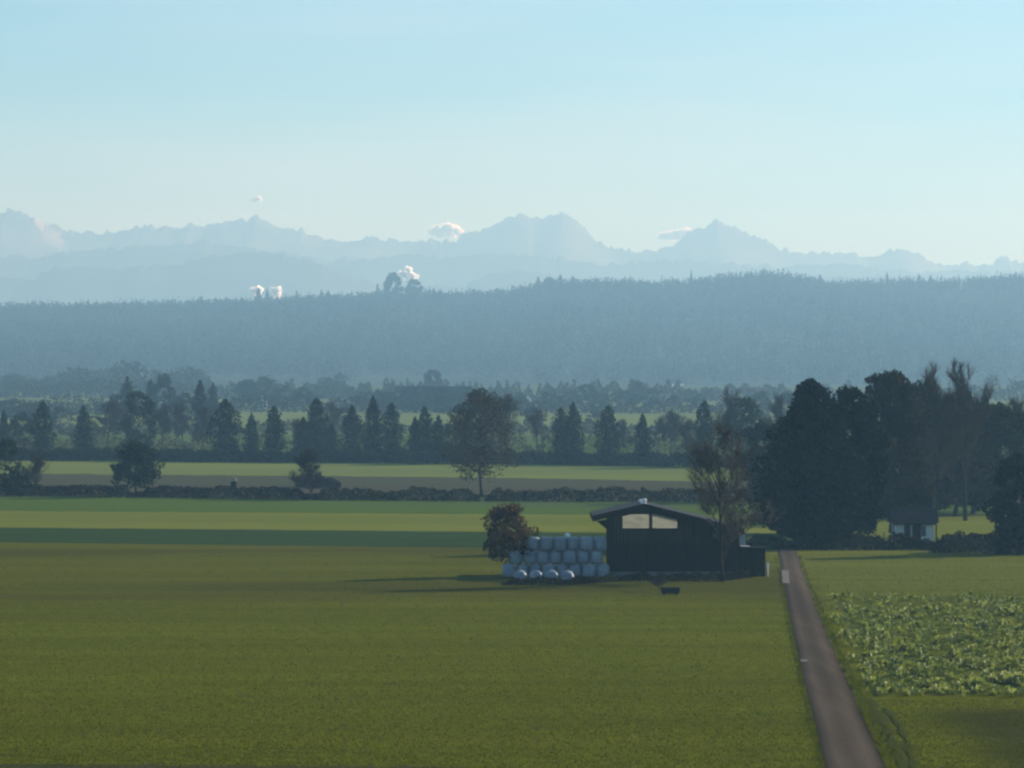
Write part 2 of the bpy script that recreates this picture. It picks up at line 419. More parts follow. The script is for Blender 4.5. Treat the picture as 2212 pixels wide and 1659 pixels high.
# ------------------------------------------------------------------ farm track
TL = [(1183,1676),(1215,1684),(1262,1691),(1300,1697),(1350,1707),(1400,1718),(1450,1728),(1500,1740),(1560,1755),(1620,1769),(1659,1779),(1760,1806),(1900,1840),(2300,1940)]
TR = [(1183,1720),(1215,1728),(1262,1745),(1300,1760),(1350,1780),(1400,1801),(1450,1823),(1500,1845),(1560,1872),(1620,1899),(1659,1917),(1760,1964),(1900,2028),(2300,2210)]
def track_edges(yv):
    return (float(np.interp(yv, [p[0] for p in TL], [p[1] for p in TL])), float(np.interp(yv, [p[0] for p in TR], [p[1] for p in TR])))
def track():
    v, f = [], []
    ysv = list(np.linspace(1183, 1760, 120)) + [1900, 2100, 2300]
    cols = [0, .06, .25, .5, .75, .94, 1]
    hs = [-.03, .03, .045, .06, .045, .03, -.03]
    for j, yv in enumerate(ysv):
        l, r = track_edges(yv)
        l += 1.6*mnoise.noise(Vector((yv*.05, 1, 0))); r += 1.6*mnoise.noise(Vector((yv*.05, 9, 0)))
        for c, h in zip(cols, hs):
            p = G(l + (r-l)*c, yv)
            v.append((p[0], p[1], h + .012*mnoise.noise(Vector((p[0]*.8, p[1]*.3, 0)))+.02))
    n = len(cols)
    for j in range(len(ysv)-1):
        for i in range(n-1):
            f.append((j*n+i, (j+1)*n+i, (j+1)*n+i+1, j*n+i+1))
    me = mesh_py('farm_track', v, f, True)
    at = me.attributes.new('across', 'FLOAT', 'POINT'); at.data.foreach_set('value', [c for _ in ysv for c in cols])
    m = M['gravel']; N, L = m.node_tree.nodes, m.node_tree.links
    bs = N['Principled BSDF']; src = bs.inputs['Base Color'].links[0].from_socket
    an = N.new('ShaderNodeAttribute'); an.attribute_name = 'across'
    cr = N.new('ShaderNodeValToRGB'); L.new(an.outputs['Fac'], cr.inputs[0])
    el = cr.color_ramp.elements
    el[0].position = 0; el[0].color = (.45, .50, .42, 1); el[1].position = 1; el[1].color = (.42, .48, .38, 1)
    for p_, c_ in ((.10, .85), (.25, 1.12), (.40, .92), (.5, .84), (.6, .92), (.75, 1.12), (.90, .85)):
        e_ = el.new(p_); e_.color = (c_, c_, c_, 1)
    mx = N.new('ShaderNodeMix'); mx.data_type = 'RGBA'; mx.blend_type = 'MULTIPLY'; mx.inputs['Factor'].default_value = 1
    L.new(src, mx.inputs['A']); L.new(cr.outputs[0], mx.inputs['B']); L.new(mx.outputs['Result'], bs.inputs['Base Color'])     # worn wheel lanes
    tag(link('farm_track', me, m), kind='structure')
track()
def flat_piece(name, pts, mat, h, z0):
    v = [G(x, y)[:2] for x, y in pts]; n = len(v)
    vv = [(x, y, z0) for x, y in v] + [(x, y, z0+h) for x, y in v]
    f = [tuple(range(n, 2*n)), tuple(range(n-1, -1, -1))] + [(i, (i+1) % n, (i+1) % n+n, i+n) for i in range(n)]
    return link(name, mesh_py(name, vv, f), mat)
tag(flat_piece('concrete_slab', [(1690,1262),(1706,1263),(1703,1236),(1688,1233)], M['slab'], .06, .05), 'small pale concrete slab let into the left side of the track beside the shed', 'slab')
tag(flat_piece('drain_channel', [(1730,1433),(1746,1433),(1744,1428),(1729,1428)], M['slab'], .06, .05), 'short pale drain bar lying across the left edge of the track', 'drain')

# wheel ruts in the grass beside the track
def rut(name, pts, w):
    v, f = [], []
    P = [G(x, y) for x, y in pts]
    fine = []
    for i in range(len(P)-1):
        for k in range(10):
            t = k/10; fine.append(Vector(P[i])*(1-t) + Vector(P[i+1])*t)
    fine.append(Vector(P[-1]))
    for i, p in enumerate(fine):
        t = (fine[min(i+1, len(fine)-1)] - fine[max(i-1, 0)]).normalized()
        nrm = Vector((-t.y, t.x, 0))
        ww = w*max(.12, 1 + 1.3*mnoise.noise(Vector((p.x*.8, p.y*.35, 3))))
        for c, h in ((-.9, .0), (-.5, .07), (0, .02), (.5, .06), (.9, .0)):
            v.append(p + nrm*c*ww + Vector((0, 0, h + .02*mnoise.noise(Vector((p.x*2, p.y, c))))))
    for i in range(len(fine)-1):
        for k in range(4):
            f.append((i*5+k, i*5+k+1, (i+1)*5+k+1, (i+1)*5+k))
    return tag(link(name, mesh_py(name, v, f, True), M['mud']), kind='structure')
rut('wheel_rut', [(1868,1510),(1895,1540),(1922,1585),(1945,1640),(1965,1700),(1990,1800)], .42)
rut('wheel_rut', [(1912,1530),(1945,1570),(1962,1610),(1972,1650),(1990,1720)], .30)

# ------------------------------------------------------------------ plants as leaf-sized faces
def cards(C, size, asp=1.0, updir=None, r=rng, sz_var=.35):
    """one irregular quad at each centre"""
    n = len(C)
    u = r.normal(size=(n, 3))
    if updir is not None:
        u = u*.55 + updir
    u /= np.linalg.norm(u, axis=1, keepdims=True) + 1e-9
    w = r.normal(size=(n, 3)); w -= u*(w*u).sum(1, keepdims=True); w /= np.linalg.norm(w, axis=1, keepdims=True) + 1e-9
    s = np.asarray(size)*(1 + sz_var*r.uniform(-1, 1, n)); s = s[:, None]
    a = s*.5*u; b = s*.5*asp*w
    j = lambda: 1 + .3*r.uniform(-1, 1, (n, 1))
    V = np.stack([C - a*j(), C - b*j() + a*.2, C + a*j(), C + b*j() - a*.1], axis=1)
    return V.reshape(-1, 3)

def slivers(C, D, length, width, r=rng):
    """thin twig triangles from C along D"""
    n = len(C)
    D = D/(np.linalg.norm(D, axis=1, keepdims=True)+1e-9)
    w = r.normal(size=(n, 3)); w -= D*(w*D).sum(1, keepdims=True); w /= np.linalg.norm(w, axis=1, keepdims=True)+1e-9
    L = length*r.uniform(.6, 1.4, (n, 1))
    return np.stack([C - w*width*.5, C + w*width*.5, C + D*L], axis=1).reshape(-1, 3)

def lobes(k, r):
    """angular unevenness of a crown"""
    ph = r.uniform(0, 6.28, (k, 2)); fr = r.integers(1, 5, (k, 2)); am = r.uniform(.04, .13, k)
    def fn(th, t):
        s = np.zeros_like(th)
        for i in range(k):
            s += am[i]*np.sin(fr[i, 0]*th + ph[i, 0] + 2.5*fr[i, 1]*t*3 + ph[i, 1])
        return s
    return fn

PROFILES = {
    'cone':   ([0, .05, .2, .4, .6, .8, .93, 1], [.42, .68, .93, 1, .84, .52, .27, .05]),
    'column': ([0, .06, .25, .5, .75, .9, 1], [.5, .8, 1, .95, .75, .45, .08]),
    'spindle':([0, .05, .18, .4, .62, .8, .92, 1], [.5, .72, .9, 1, .92, .66, .36, .06]),
    'broad':  ([0, .08, .25, .5, .72, .88, 1], [.35, .75, .98, 1, .85, .55, .15]),
    'big':    ([0, .04, .12, .28, .5, .7, .85, .95, 1], [.12, .55, .88, 1, .86, .62, .42, .25, .06]),
    'vase':   ([0, .12, .35, .6, .8, .92, 1], [.15, .35, .7, .95, 1, .8, .3]),
}
def tree_meshes(seed, h, w, prof, z0, n, size, style='leaf', clumps=0, limbs=10, trunk_r=.18, shell=.5, twl=.8, tww=.04):
    """returns (trunk mesh, crown mesh): crown is w wide from z0*h to h"""
    r = np.random.default_rng(seed)
    pt, pr = PROFILES[prof]
    lb = lobes(6, r)
    # crown centres
    if clumps:
        tc = r.uniform(.03, .97, clumps); th = r.uniform(0, 6.283, clumps)
        rad = np.interp(tc, pt, pr)*w*.5*(.35 + .55*np.sqrt(r.uniform(0, 1, clumps)))*(1 + lb(th, tc))
        cc = np.stack([rad*np.cos(th), rad*np.sin(th), (z0 + (1-z0)*tc)*h], 1)
        cr = w*r.uniform(.09, .17, clumps)
        idx = r.integers(0, clumps, n)
        g = r.normal(size=(n, 3)); g /= np.linalg.norm(g, axis=1, keepdims=True)
        C = cc[idx] + g*(cr[idx]*r.uniform(.3, 1, n)**.5)[:, None]*np.array([1, 1, .8])
    else:
        t = r.uniform(0, 1, n*3)
        keep = r.uniform(0, 1, n*3) < np.interp(t, pt, pr)*.85+.12
        t = t[keep][:n]
        th = r.uniform(0, 6.283, len(t))
        u = r.uniform(0, 1, len(t))**shell
        rad = np.interp(t, pt, pr)*w*.5*u*(1 + 1.3*lb(th, t))
        # raggedness: bunch radially into tongues of foliage
        rad *= 1 + .16*np.sin(th*9 + t*55) * (u > .6)
        C = np.stack([rad*np.cos(th), rad*np.sin(th), (z0 + (1-z0)*t)*h], 1)
    C[:, 2] = np.maximum(C[:, 2], .1)
    out = C.copy(); out[:, 2] = (C[:, 2] - z0*h)*.5 + .25*h
    if style == 'twig':
        D = np.stack([C[:, 0], C[:, 1], np.abs(C[:, 2])*.10 + .25*w], 1) + r.normal(size=C.shape)*w*.18
        V = slivers(C, D, twl, tww, r); crown = mesh_np('crown', V, 3)
    else:
        up = np.stack([C[:, 0], C[:, 1], np.full(len(C), w*.3)], 1); up /= np.linalg.norm(up, axis=1, keepdims=True)+1e-9
        V = cards(C, size, .75, up*.6, r); crown = mesh_np('crown', V, 4)
    # trunk and limbs
    mb = MB()
    top = h*(.9 if prof in ('cone', 'big', 'column') else .7)
    bend = r.normal(size=2)*w*.03
    pts = [(bend[0]*math.sin(3*i/5), bend[1]*math.sin(2*i/5), -.3 + (top+.3)*i/5) for i in range(6)]
    mb.tube(pts, [trunk_r*(1.25 if i == 0 else 1 - .17*i) for i in range(6)], 7)
    for k in range(limbs):
        t = r.uniform(.05, .8); z = (z0 + (1-z0)*t*.8)*h; th = r.uniform(0, 6.283)
        rr = np.interp(min(t+.12, 1), pt, pr)*w*.5*.8
        e = Vector((rr*math.cos(th), rr*math.sin(th), z + (1-z0)*h*r.uniform(.06, .2)))
        s = Vector((bend[0]*.7, bend[1]*.6, max(z - .03*h, z0*h*.7)))
        m = s*.5 + e*.5 + Vector((0, 0, -.02*h))
        br = trunk_r*.42
        mb.tube([s, m, e], [br, br*.6, br*.2], 5)
        if style == 'twig':
            for q in range(3):
                a = m*.6 + e*.4
                e2 = a + Vector((r.normal()*.16*w, r.normal()*.16*w, abs(r.normal())*.12*h + .05*h))
                mb.tube([a, a*.5+e2*.5, e2], [br*.4, br*.28, br*.1], 4)
    return mb.mesh('trunk', True), crown

def bare_meshes(seed, h, w, z0=.15, nb=(9, 7, 6), ns=11, tr=.2, twl=.7, tww=.03, up=.35):
    """leafless tree: (trunk with limbs, crown of branches and twigs), fitted to h by w"""
    r = np.random.default_rng(seed)
    segs = {0: [], 1: [], 2: [], 3: []}
    def grow(p, d, L, rad, lev):
        pts = [p]; q = p.copy(); dd = d.copy()
        n = 5 if lev == 0 else 3
        for k in range(n):
            dd = dd + r.normal(size=3)*(.05 if lev == 0 else .16) + np.array([0, 0, up*.25 if lev else 0])
            dd /= np.linalg.norm(dd); q = q + dd*L/n; pts.append(q)
        segs[lev].append((pts, rad))
        if lev < 3:
            for c in range(nb[lev]):
                t = (z0*1.6 + (1-z0*1.6)*(c+r.uniform(0, .9))/nb[lev]) if lev == 0 else .25 + .75*(c+r.uniform(0, 1))/nb[lev]
                f = t*n; k = min(int(f), n-1); s0 = pts[k] + (pts[k+1]-pts[k])*(f-k)
                th = r.uniform(0, 6.283); out = np.array([math.cos(th), math.sin(th), 0])
                sp = r.uniform(.75, 1.25)*(.95 - .35*t if lev == 0 else .75)
                nd = dd*(1-.3*sp) + out*sp + np.array([0, 0, up])
                nd /= np.linalg.norm(nd)
                grow(s0, nd, L*(r.uniform(.42, .62)*(1.15-.55*t) if lev == 0 else r.uniform(.4, .65)), rad*(.42 if lev == 0 else .45), lev+1)
    grow(np.zeros(3), np.array([0, 0, 1.]), .8, tr/h*1.0, 0)
    allp = np.array([p for l in segs.values() for pts, _ in l for p in pts])
    rr = np.percentile(np.hypot(allp[:, 0], allp[:, 1]), 97); zt = allp[:, 2].max()
    S = np.array([w*.5/rr, w*.5/rr, h/zt])
    mb = MB(); mb2 = MB(); C = []; D = []
    for lev, l in segs.items():
        for pts, rad in l:
            P = [Vector(p*S) for p in pts]
            if lev == 0: P[0] = P[0] - Vector((0, 0, .3))
            R_ = [max(rad*h*(1-.75*k/(len(P)-1)), .008) for k in range(len(P))]
            if lev < 2: mb.tube(P, R_, 7 if lev == 0 else 5)
            elif lev == 2: mb2.tube(P, R_, 3)
            if lev >= 2:
                for q in range(ns if lev == 3 else 4):
                    f = r.uniform(.1, len(P)-1.001); k = int(f)
                    C.append(np.array(P[k].lerp(P[k+1], f-k))); D.append(np.array((P[k+1]-P[k]).normalized()) + r.normal(size=3)*.55 + np.array([0, 0, up*.5]))
            if lev == 3:
                for k in range(3):
                    C.append(np.array(P[k])); D.append(np.array(P[k+1]-P[k]).astype(float))
    V = slivers(np.array(C), np.array(D), twl, tww, r)
    k = len(mb2.v)
    me = bpy.data.meshes.new('crown')
    v = mb2.v + [tuple(p) for p in V]
    f = mb2.f + [(k+3*i, k+3*i+1, k+3*i+2) for i in range(len(V)//3)]
    me.from_pydata(v, [], f); me.update()
    return mb.mesh('trunk', True), me

def plant_tree(name, label, cat, meshes, mats, loc, sx, sz, group=None, rz=None):
    e = empty(name, loc, rz if rz is not None else random.uniform(0, 6.28))
    e.scale = (sx, sx, sz)
    t = bpy.data.objects.new('trunk', meshes[0]); c = bpy.data.objects.new('crown', meshes[1])
    for o, mt in ((t, mats[0]), (c, mats[1])):
        if not o.data.materials: o.data.materials.append(mt)
        COL.objects.link(o); o.parent = e
    return tag(e, label, cat, group)

def proto_set(kind, seeds, h, w, **kw):
    return [dict(m=tree_meshes(s, h, w, **kw), h=h, w=w) for s in seeds]

def set_tree(name, label, cat, protos, mats, xv, ytop, ybase, wv, group=None, i=None):
    p = protos[(i if i is not None else random.randrange(99)) % len(protos)]
    x, d, z = G(xv, ybase)
    h = (ybase - ytop)*d/FPX; w = wv*d/FPX
    return plant_tree(name, label, cat, p['m'], mats, (x, d, z), w/p['w'], h/p['h'], group)

CON = [p for q in zip(proto_set('cone', [11, 12, 13], 12, 4.6, prof='cone', z0=.02, n=2600, size=.44, limbs=8, trunk_r=.16, shell=.45),
                     proto_set('column', [14, 15, 16], 12, 4.6, prof='spindle', z0=.02, n=2800, size=.44, limbs=8, trunk_r=.16, shell=.45)) for p in q]
BROADP = proto_set('broad', [21, 22, 23, 24], 12, 8, prof='broad', z0=.06, n=3600, size=.46, clumps=70, limbs=12, trunk_r=.22)
TWIGP = [dict(m=bare_meshes(q, 13, 8, z0=.08, ns=14, twl=.9, tww=.06, tr=.2), h=13, w=8) for q in (31, 32, 33, 34)]
POP = proto_set('column', [41, 42], 20, 4.5, prof='column', z0=.06, n=1500, size=.75, limbs=8, trunk_r=.25, shell=.5)
FARB = proto_set('broad', [51, 52, 53, 54], 14, 12, prof='broad', z0=.04, n=1300, size=1.05, clumps=44, limbs=6, trunk_r=.3)

ORD = ['first','second','third','fourth','fifth','sixth','seventh','eighth','ninth','tenth','eleventh','twelfth','thirteenth','fourteenth','fifteenth','sixteenth','seventeenth','eighteenth','nineteenth','twentieth','twenty-first','twenty-second','twenty-third','twenty-fourth','twenty-fifth','twenty-sixth','twenty-seventh','twenty-eighth','twenty-ninth','thirtieth','thirty-first','thirty-second','thirty-third','thirty-fourth','thirty-fifth','thirty-sixth','thirty-seventh','thirty-eighth','thirty-ninth','fortieth']

# -- row of dark conical trees behind the pale meadow (x, top, base, width)
cones = [(8,885,985,34),(92,866,990,56),(180,876,986,54),(487,863,997,78),(543,893,997,42),(592,878,997,54),(655,900,997,44),(684,860,997,62),
         (716,915,998,40),(760,876,998,54),(806,856,999,54),(846,870,999,52),(897,900,1000,40),(917,878,1000,46),(947,897,1000,44),
         (1211,880,1005,48),(1238,869,1005,56),(1313,877,1006,62),(1388,893,1007,46),(1522,866,1009,56)]
for i, (x, t, b, w) in enumerate(cones):
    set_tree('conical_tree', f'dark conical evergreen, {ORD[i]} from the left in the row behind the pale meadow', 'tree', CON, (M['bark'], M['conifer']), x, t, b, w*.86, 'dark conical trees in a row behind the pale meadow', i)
# -- leafy and half-bare trees in and behind that row
mids = [(45,893,980,60,'B'),(232,866,965,86,'T'),(300,848,985,78,'B'),(350,872,965,70,'T'),(395,868,965,64,'T'),(436,880,985,50,'T'),
        (640,905,990,46,'T'),(1098,853,1002,92,'T'),(1030,842,1003,84,'B'),(985,905,1002,60,'B'),(1160,880,985,48,'T'),(1448,888,985,70,'T'),(1420,900,985,50,'T'),
        (1565,836,1009,72,'T'),(1612,860,1010,84,'B'),(1660,900,1010,50,'T'),(1690,852,1005,60,'T'),(1480,905,1000,50,'T'),(720,868,960,60,'T'),(1345,905,990,46,'T')]
mids.sort()
for i, (x, t, b, w, k) in enumerate(mids):
    P, mt, lab = (BROADP, M['leaf'], 'rounded leafy grey-green tree') if k == 'B' else (TWIGP, M['twig'], 'half-bare twiggy tree')
    set_tree('row_tree', f'{lab} among the conical evergreens, {ORD[i]} from the left of the broadleaved ones', 'tree', P, (M['bark'], mt), x, t, b, w*1.1, 'broadleaved trees in the row behind the pale meadow', i)
# -- trees standing in the near hedge line

set_tree('bare_tree', 'small bare twiggy tree in the hedge between the round tree and the tall one', 'tree', TWIGP, (M['bark'], M['twig']), 672, 968, 1078, 88, None, 1)
set_tree('edge_tree', 'tallest of the dark bushy trees at the left edge in front of the hedge', 'tree', BROADP, (M['bark'], M['leaf']), 12, 950, 1072, 78, 'bushy trees at the left edge', 2)
set_tree('edge_tree', 'thin half-bare tree beside the bushy tree at the left edge', 'tree', TWIGP, (M['bark'], M['twig']), 66, 975, 1072, 70, 'bushy trees at the left edge', 0)
set_tree('edge_bush', 'low dark bush under the thin tree at the left edge', 'bush', BROADP, (M['bark'], M['leaf']), 45, 1025, 1073, 60, 'bushy trees at the left edge', 3)

# -- trees round the far village (x, top, base, width, kind)
far = [(275,815,925,30,'P'),(325,820,915,28,'P'),(355,812,915,56,'B'),(432,822,950,30,'P'),(460,828,930,26,'P'),(250,855,925,70,'B'),(400,850,915,50,'B'),
       (535,822,872,60,'B'),(572,815,872,64,'B'),(615,835,880,70,'B'),(655,838,882,60,'B'),(700,816,846,34,'B'),(734,806,846,32,'B'),
       (790,848,885,56,'B'),(825,846,888,60,'B'),(865,836,884,50,'B'),(936,802,860,48,'B'),(900,840,892,60,'B'),(960,842,894,64,'B'),(1010,838,890,54,'B'),
       (1060,848,890,60,'B'),(1125,850,890,44,'B'),(1185,848,886,60,'B'),(1232,842,880,64,'B'),(1270,832,878,50,'B'),(1300,850,882,50,'B'),
       (1352,845,878,70,'B'),(1375,822,872,54,'T'),(1410,840,876,60,'B'),(1470,850,872,60,'B'),(1510,852,880,44,'B'),(1645,848,905,60,'B'),(1700,850,920,60,'B'),
       (22,862,905,60,'B'),(70,872,915,80,'B'),(130,880,925,60,'B'),(830,868,905,50,'B'),(750,880,925,60,'B'),(1150,880,920,50,'B'),(1290,890,925,56,'B')]
far.sort()
kinds = {'P': (POP, M['farwood'], 'tall slim poplar'), 'B': (FARB, M['farwood'], 'hazy rounded tree'), 'T': (TWIGP, M['twig'], 'hazy bare tree')}
cnt = {}
for i, (x, t, b, w, k) in enumerate(far):
    P, mt, lab = kinds[k]
    cnt[k] = cnt.get(k, 0) + 1
    n = cnt[k]
    od = ORD[n-1]
    where = 'only one' if k == 'T' else f'{od} from the left of its kind'
    set_tree('village_tree' if k != 'P' else 'poplar', f'{lab} near the distant farms, {where}', 'tree', P, (M['bark'], mt), x, t, b, w*1.1, 'trees round the distant farms', i)

# ------------------------------------------------------------------ big group on the right
def single(name, label, xv, ytop, ybase, wv, seed, prof, n, size, mat, style='leaf', clumps=0, z0=.03, limbs=16, tr=.3, shell=.45, twl=1.0, tww=.05, cat='tree', group=None, up=.35):
    x, d, z = G(xv, ybase)
    h = (ybase - ytop)*d/FPX; w = wv*d/FPX
    if style == 'twig':
        ms = bare_meshes(seed, h, w, z0=z0, ns=n, tr=tr, twl=twl, tww=tww, up=up)
    else: ms = tree_meshes(seed, h, w, prof=prof, z0=z0, n=n, size=size, style=style, clumps=clumps, limbs=limbs, trunk_r=tr, shell=shell, twl=twl, tww=tww)
    return plant_tree(name, label, cat, ms, (M['bark'], mat), (x, d, z), 1, 1, group, 0.0)
RG = 'big trees at the end of the track'
single('trunk_tree', 'tall broad brownish tree with a bare dark trunk in the middle of the hedge line', 1042, 852, 1074, 158, 61, 'broad', 5600, .29, M['hazel'], clumps=170, z0=.20, tr=.28, limbs=26)
single('round_tree', 'dark round-crowned tree with a short trunk standing in the hedge on the left', 294, 957, 1074, 100, 112, 'broad', 6000, .36, M['conifer'], clumps=120, z0=.22, tr=.22)
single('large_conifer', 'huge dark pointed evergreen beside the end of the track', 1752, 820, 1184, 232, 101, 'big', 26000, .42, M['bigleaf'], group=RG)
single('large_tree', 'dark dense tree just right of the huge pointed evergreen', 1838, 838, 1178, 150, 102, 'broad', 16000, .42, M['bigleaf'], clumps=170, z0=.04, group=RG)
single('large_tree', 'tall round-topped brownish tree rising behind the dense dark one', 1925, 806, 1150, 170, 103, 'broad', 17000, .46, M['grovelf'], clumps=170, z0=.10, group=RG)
single('bare_tree', 'tall bare tree with fanned upright twigs left of the last tall one', 2015, 786, 1130, 130, 104, 'vase', 30, .4, M['twig'], style='twig', z0=.08, tww=.05, twl=1.0, up=.45, group=RG)
single('bare_tree', 'tallest bare twiggy tree against the wooded hill on the right', 2085, 783, 1125, 140, 105, 'vase', 30, .4, M['twig'], style='twig', z0=.08, tww=.05, twl=1.0, up=.45, group=RG)
single('leafy_tree', 'brownish half-bare tree below the bare treetops behind the hut', 2010, 900, 1120, 150, 106, 'broad', 14000, .45, M['grovelf'], clumps=130, z0=.10, group=RG)
single('leafy_tree', 'grey-green tree filling the gap right of the hut', 2100, 930, 1110, 150, 107, 'broad', 12000, .45, M['leaf'], clumps=120, z0=.12, group=RG)
single('slim_conifer', 'slim dark conifer tip among the bare trees on the right', 2112, 866, 1105, 62, 108, 'cone', 5000, .45, M['conifer'], group=RG)
single('leafy_tree', 'hazy twiggy tree cut by the right edge of the picture', 2185, 850, 1105, 130, 109, 'broad', 22, .45, M['twig'], style='twig', z0=.1, tww=.07, group=RG)
single('leafy_tree', 'brownish leafy tree filling the space left of the tall bare ones', 1978, 826, 1122, 150, 131, 'broad', 11000, .42, M['grovelf'], clumps=130, z0=.12, group=RG)
single('leafy_tree', 'hazy brown tree under the crowns of the tall bare ones', 2062, 850, 1116, 160, 132, 'broad', 8500, .42, M['grovelf'], clumps=150, z0=.12, group=RG)
single('leafy_tree', 'grey-green tree between the slim conifer and the right edge', 2150, 872, 1112, 130, 133, 'broad', 9000, .42, M['leaf'], clumps=130, z0=.1, group=RG)
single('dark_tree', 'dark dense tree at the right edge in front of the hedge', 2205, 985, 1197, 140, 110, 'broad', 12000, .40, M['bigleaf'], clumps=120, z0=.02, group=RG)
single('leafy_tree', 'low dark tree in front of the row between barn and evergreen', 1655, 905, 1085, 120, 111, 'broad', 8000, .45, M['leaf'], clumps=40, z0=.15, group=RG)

# ------------------------------------------------------------------ hedges
def hedge(name, label, pts, hgt, depth, dens, size, mat, seed, group=None, top_var=.35, kind=None, cat='hedge'):
    """pts: ground line seen in the frame; leaf faces fill an uneven bank along it"""
    r = np.random.default_rng(seed)
    P = np.array([G(x, y) for x, y in pts])
    seg = np.linalg.norm(np.diff(P, axis=0), axis=1); L = seg.sum()
    cs = np.concatenate([[0], np.cumsum(seg)])
    n = int(dens*L)
    s = r.uniform(0, L, n)
    X = np.interp(s, cs, P[:, 0]); Y = np.interp(s, cs, P[:, 1]); Z = np.interp(s, cs, P[:, 2])
    prof = np.array([.75 + top_var*(mnoise.noise(Vector((q*.35, seed*3.1, 0))) + .7*mnoise.noise(Vector((q*1.3, seed*1.7, 4)))) for q in np.linspace(0, L, 400)])
    edge = np.clip(np.minimum(np.linspace(0, L, 400), L - np.linspace(0, L, 400))/(hgt*.8), .5, 1)
    H = hgt*np.interp(s, np.linspace(0, L, 400), prof*edge)*1.15
    u = r.uniform(0, 1, n)**.8
    zz = u*H
    yy = r.uniform(-1, 1, n)*depth*.5*np.sqrt(np.clip(1.05 - u*.8, .1, 1))
    C = np.stack([X + r.normal(size=n)*.15, Y + yy, Z + zz], 1)
    base = P[0]
    me = mesh_np(name, cards(C - base, size, .7, np.array([0, 0, .5]), r), 4)
    o = link(name, me, mat, None, tuple(base))
    return tag(o, label, cat, group, kind) if kind is None else tag(o, label, cat, None, kind)
HG = 'hedges along the far field edge'
hedge('hedge', 'dark hedge running in from the left edge to the round tree', [(-250,1066),(0,1070),(290,1075)], 1.9, 2.2, 230, .28, M['hedge'], 1, HG, .22)
hedge('hedge', 'long unbroken dark hedge between the round tree and the small bare one', [(298,1074),(500,1078),(668,1080)], 2.0, 2.2, 240, .28, M['hedge'], 2, HG, .18)
hedge('hedge', 'uneven dark hedge between the small bare tree and the tall trunk', [(676,1080),(900,1082),(1036,1083)], 1.9, 2.2, 220, .28, M['hedge'], 3, HG, .32)
hedge('hedge', 'dark hedge reaching from the tall trunk to behind the barn roof', [(1048,1083),(1250,1084),(1400,1084),(1500,1085),(1660,1086)], 2.1, 2.4, 240, .28, M['hedge'], 4, HG, .25)
hedge('shrub', 'low rounded grey shrub beside the small bare tree, above the hedge', [(640,1052),(735,1056)], 2.6, 4, 300, .30, M['twig'], 5, None, .3, cat='bush')
hedge('hedge', 'low dark hedge between the barn shed and the huge evergreen', [(1612,1182),(1716,1185)], 1.5, 2, 300, .22, M['hedge'], 6, 'hedges round the hut and big trees', .25)
hedge('hedge', 'dark shrubby bank under the huge evergreen', [(1705,1187),(1930,1188)], 1.9, 3, 420, .24, M['hedge'], 7, 'hedges round the hut and big trees', .3)
hedge('hedge', 'dark low hedge directly in front of the white hut', [(1905,1186),(2025,1189)], 1.6, 2, 420, .22, M['hedge'], 8, 'hedges round the hut and big trees', .25)
hedge('hedge', 'thick dark hedge right of the hut, nearest the grass', [(2008,1194),(2150,1197),(2300,1199)], 2.5, 3, 520, .24, M['hedge'], 9, 'hedges round the hut and big trees', .35)
hedge('undergrowth', 'grey-green scrub growing along the foot of the conical tree row', [(-300,990),(0,994),(400,998),(1040,1002),(1700,1011)], 2.9, 6, 230, .5, M['under'], 10, None, .35, kind='stuff', cat='scrub')
hedge('thicket', 'grey bare thicket behind the row of conical trees', [(-300,978),(0,981),(200,979),(420,983),(1040,986),(1700,994)], 4.4, 22, 80, .40, M['twig'], 15, None, .5, kind='stuff', cat='scrub')
hedge('weeds', 'dark tall weeds along the foot of the barn and bales, doubling as shadow', [(1090,1264),(1240,1263),(1340,1256),(1560,1256),(1640,1244)], .7, 1.6, 300, .16, M['hedge'], 11, None, .6, kind='stuff', cat='weeds')  # the dark leaves also serve as the shadow band below the bales
hedge('scrub', 'hazy scrub and copses scattered between the fields of the far plain', [(-300,936),(200,940),(700,938),(1300,938),(1700,944)], 3.4, 30, 45, .7, M['farwood'], 12, None, .6, kind='stuff', cat='scrub')
hedge('copse', 'hazy line of thickets before the distant farms', [(-300,895),(100,897),(600,890),(1100,893),(1700,893)], 6.5, 40, 55, .95, M['farwood'], 13, None, .7, kind='stuff', cat='scrub')
hedge('copse', 'faint line of thickets at the foot of the wooded hill', [(-300,858),(300,860),(700,862),(1100,868),(1700,866),(2300,866)], 9, 60, 45, 1.4, M['farwood'], 14, None, .7, kind='stuff', cat='scrub')

# ------------------------------------------------------------------ barn
BD = 372.0
K = BD/FPX
def bx(xv): return (xv - CXP)*K
def bz(yv): return CAMH - (yv - HZ)*K
barn = empty('barn', (bx(1456), BD, 0))
tag(barn, 'dark wooden barn with a shallow gable roof and a pale window strip', 'barn')
bx0 = barn.location.x
XL, XR, XRI = bx(1315)-bx0, bx(1597)-bx0, bx(1391)-bx0
ZRI = bz(1087)
EL = (bx(1279)-bx0, bz(1113)); ER = (bx(1607)-bx0, bz(1141))
DEP = 9.5
def roofz(x):
    return ZRI + (EL[1]-ZRI)*(XRI-x)/(XRI-EL[0]) if x < XRI else ZRI + (ER[1]-ZRI)*(x-XRI)/(ER[0]-XRI)
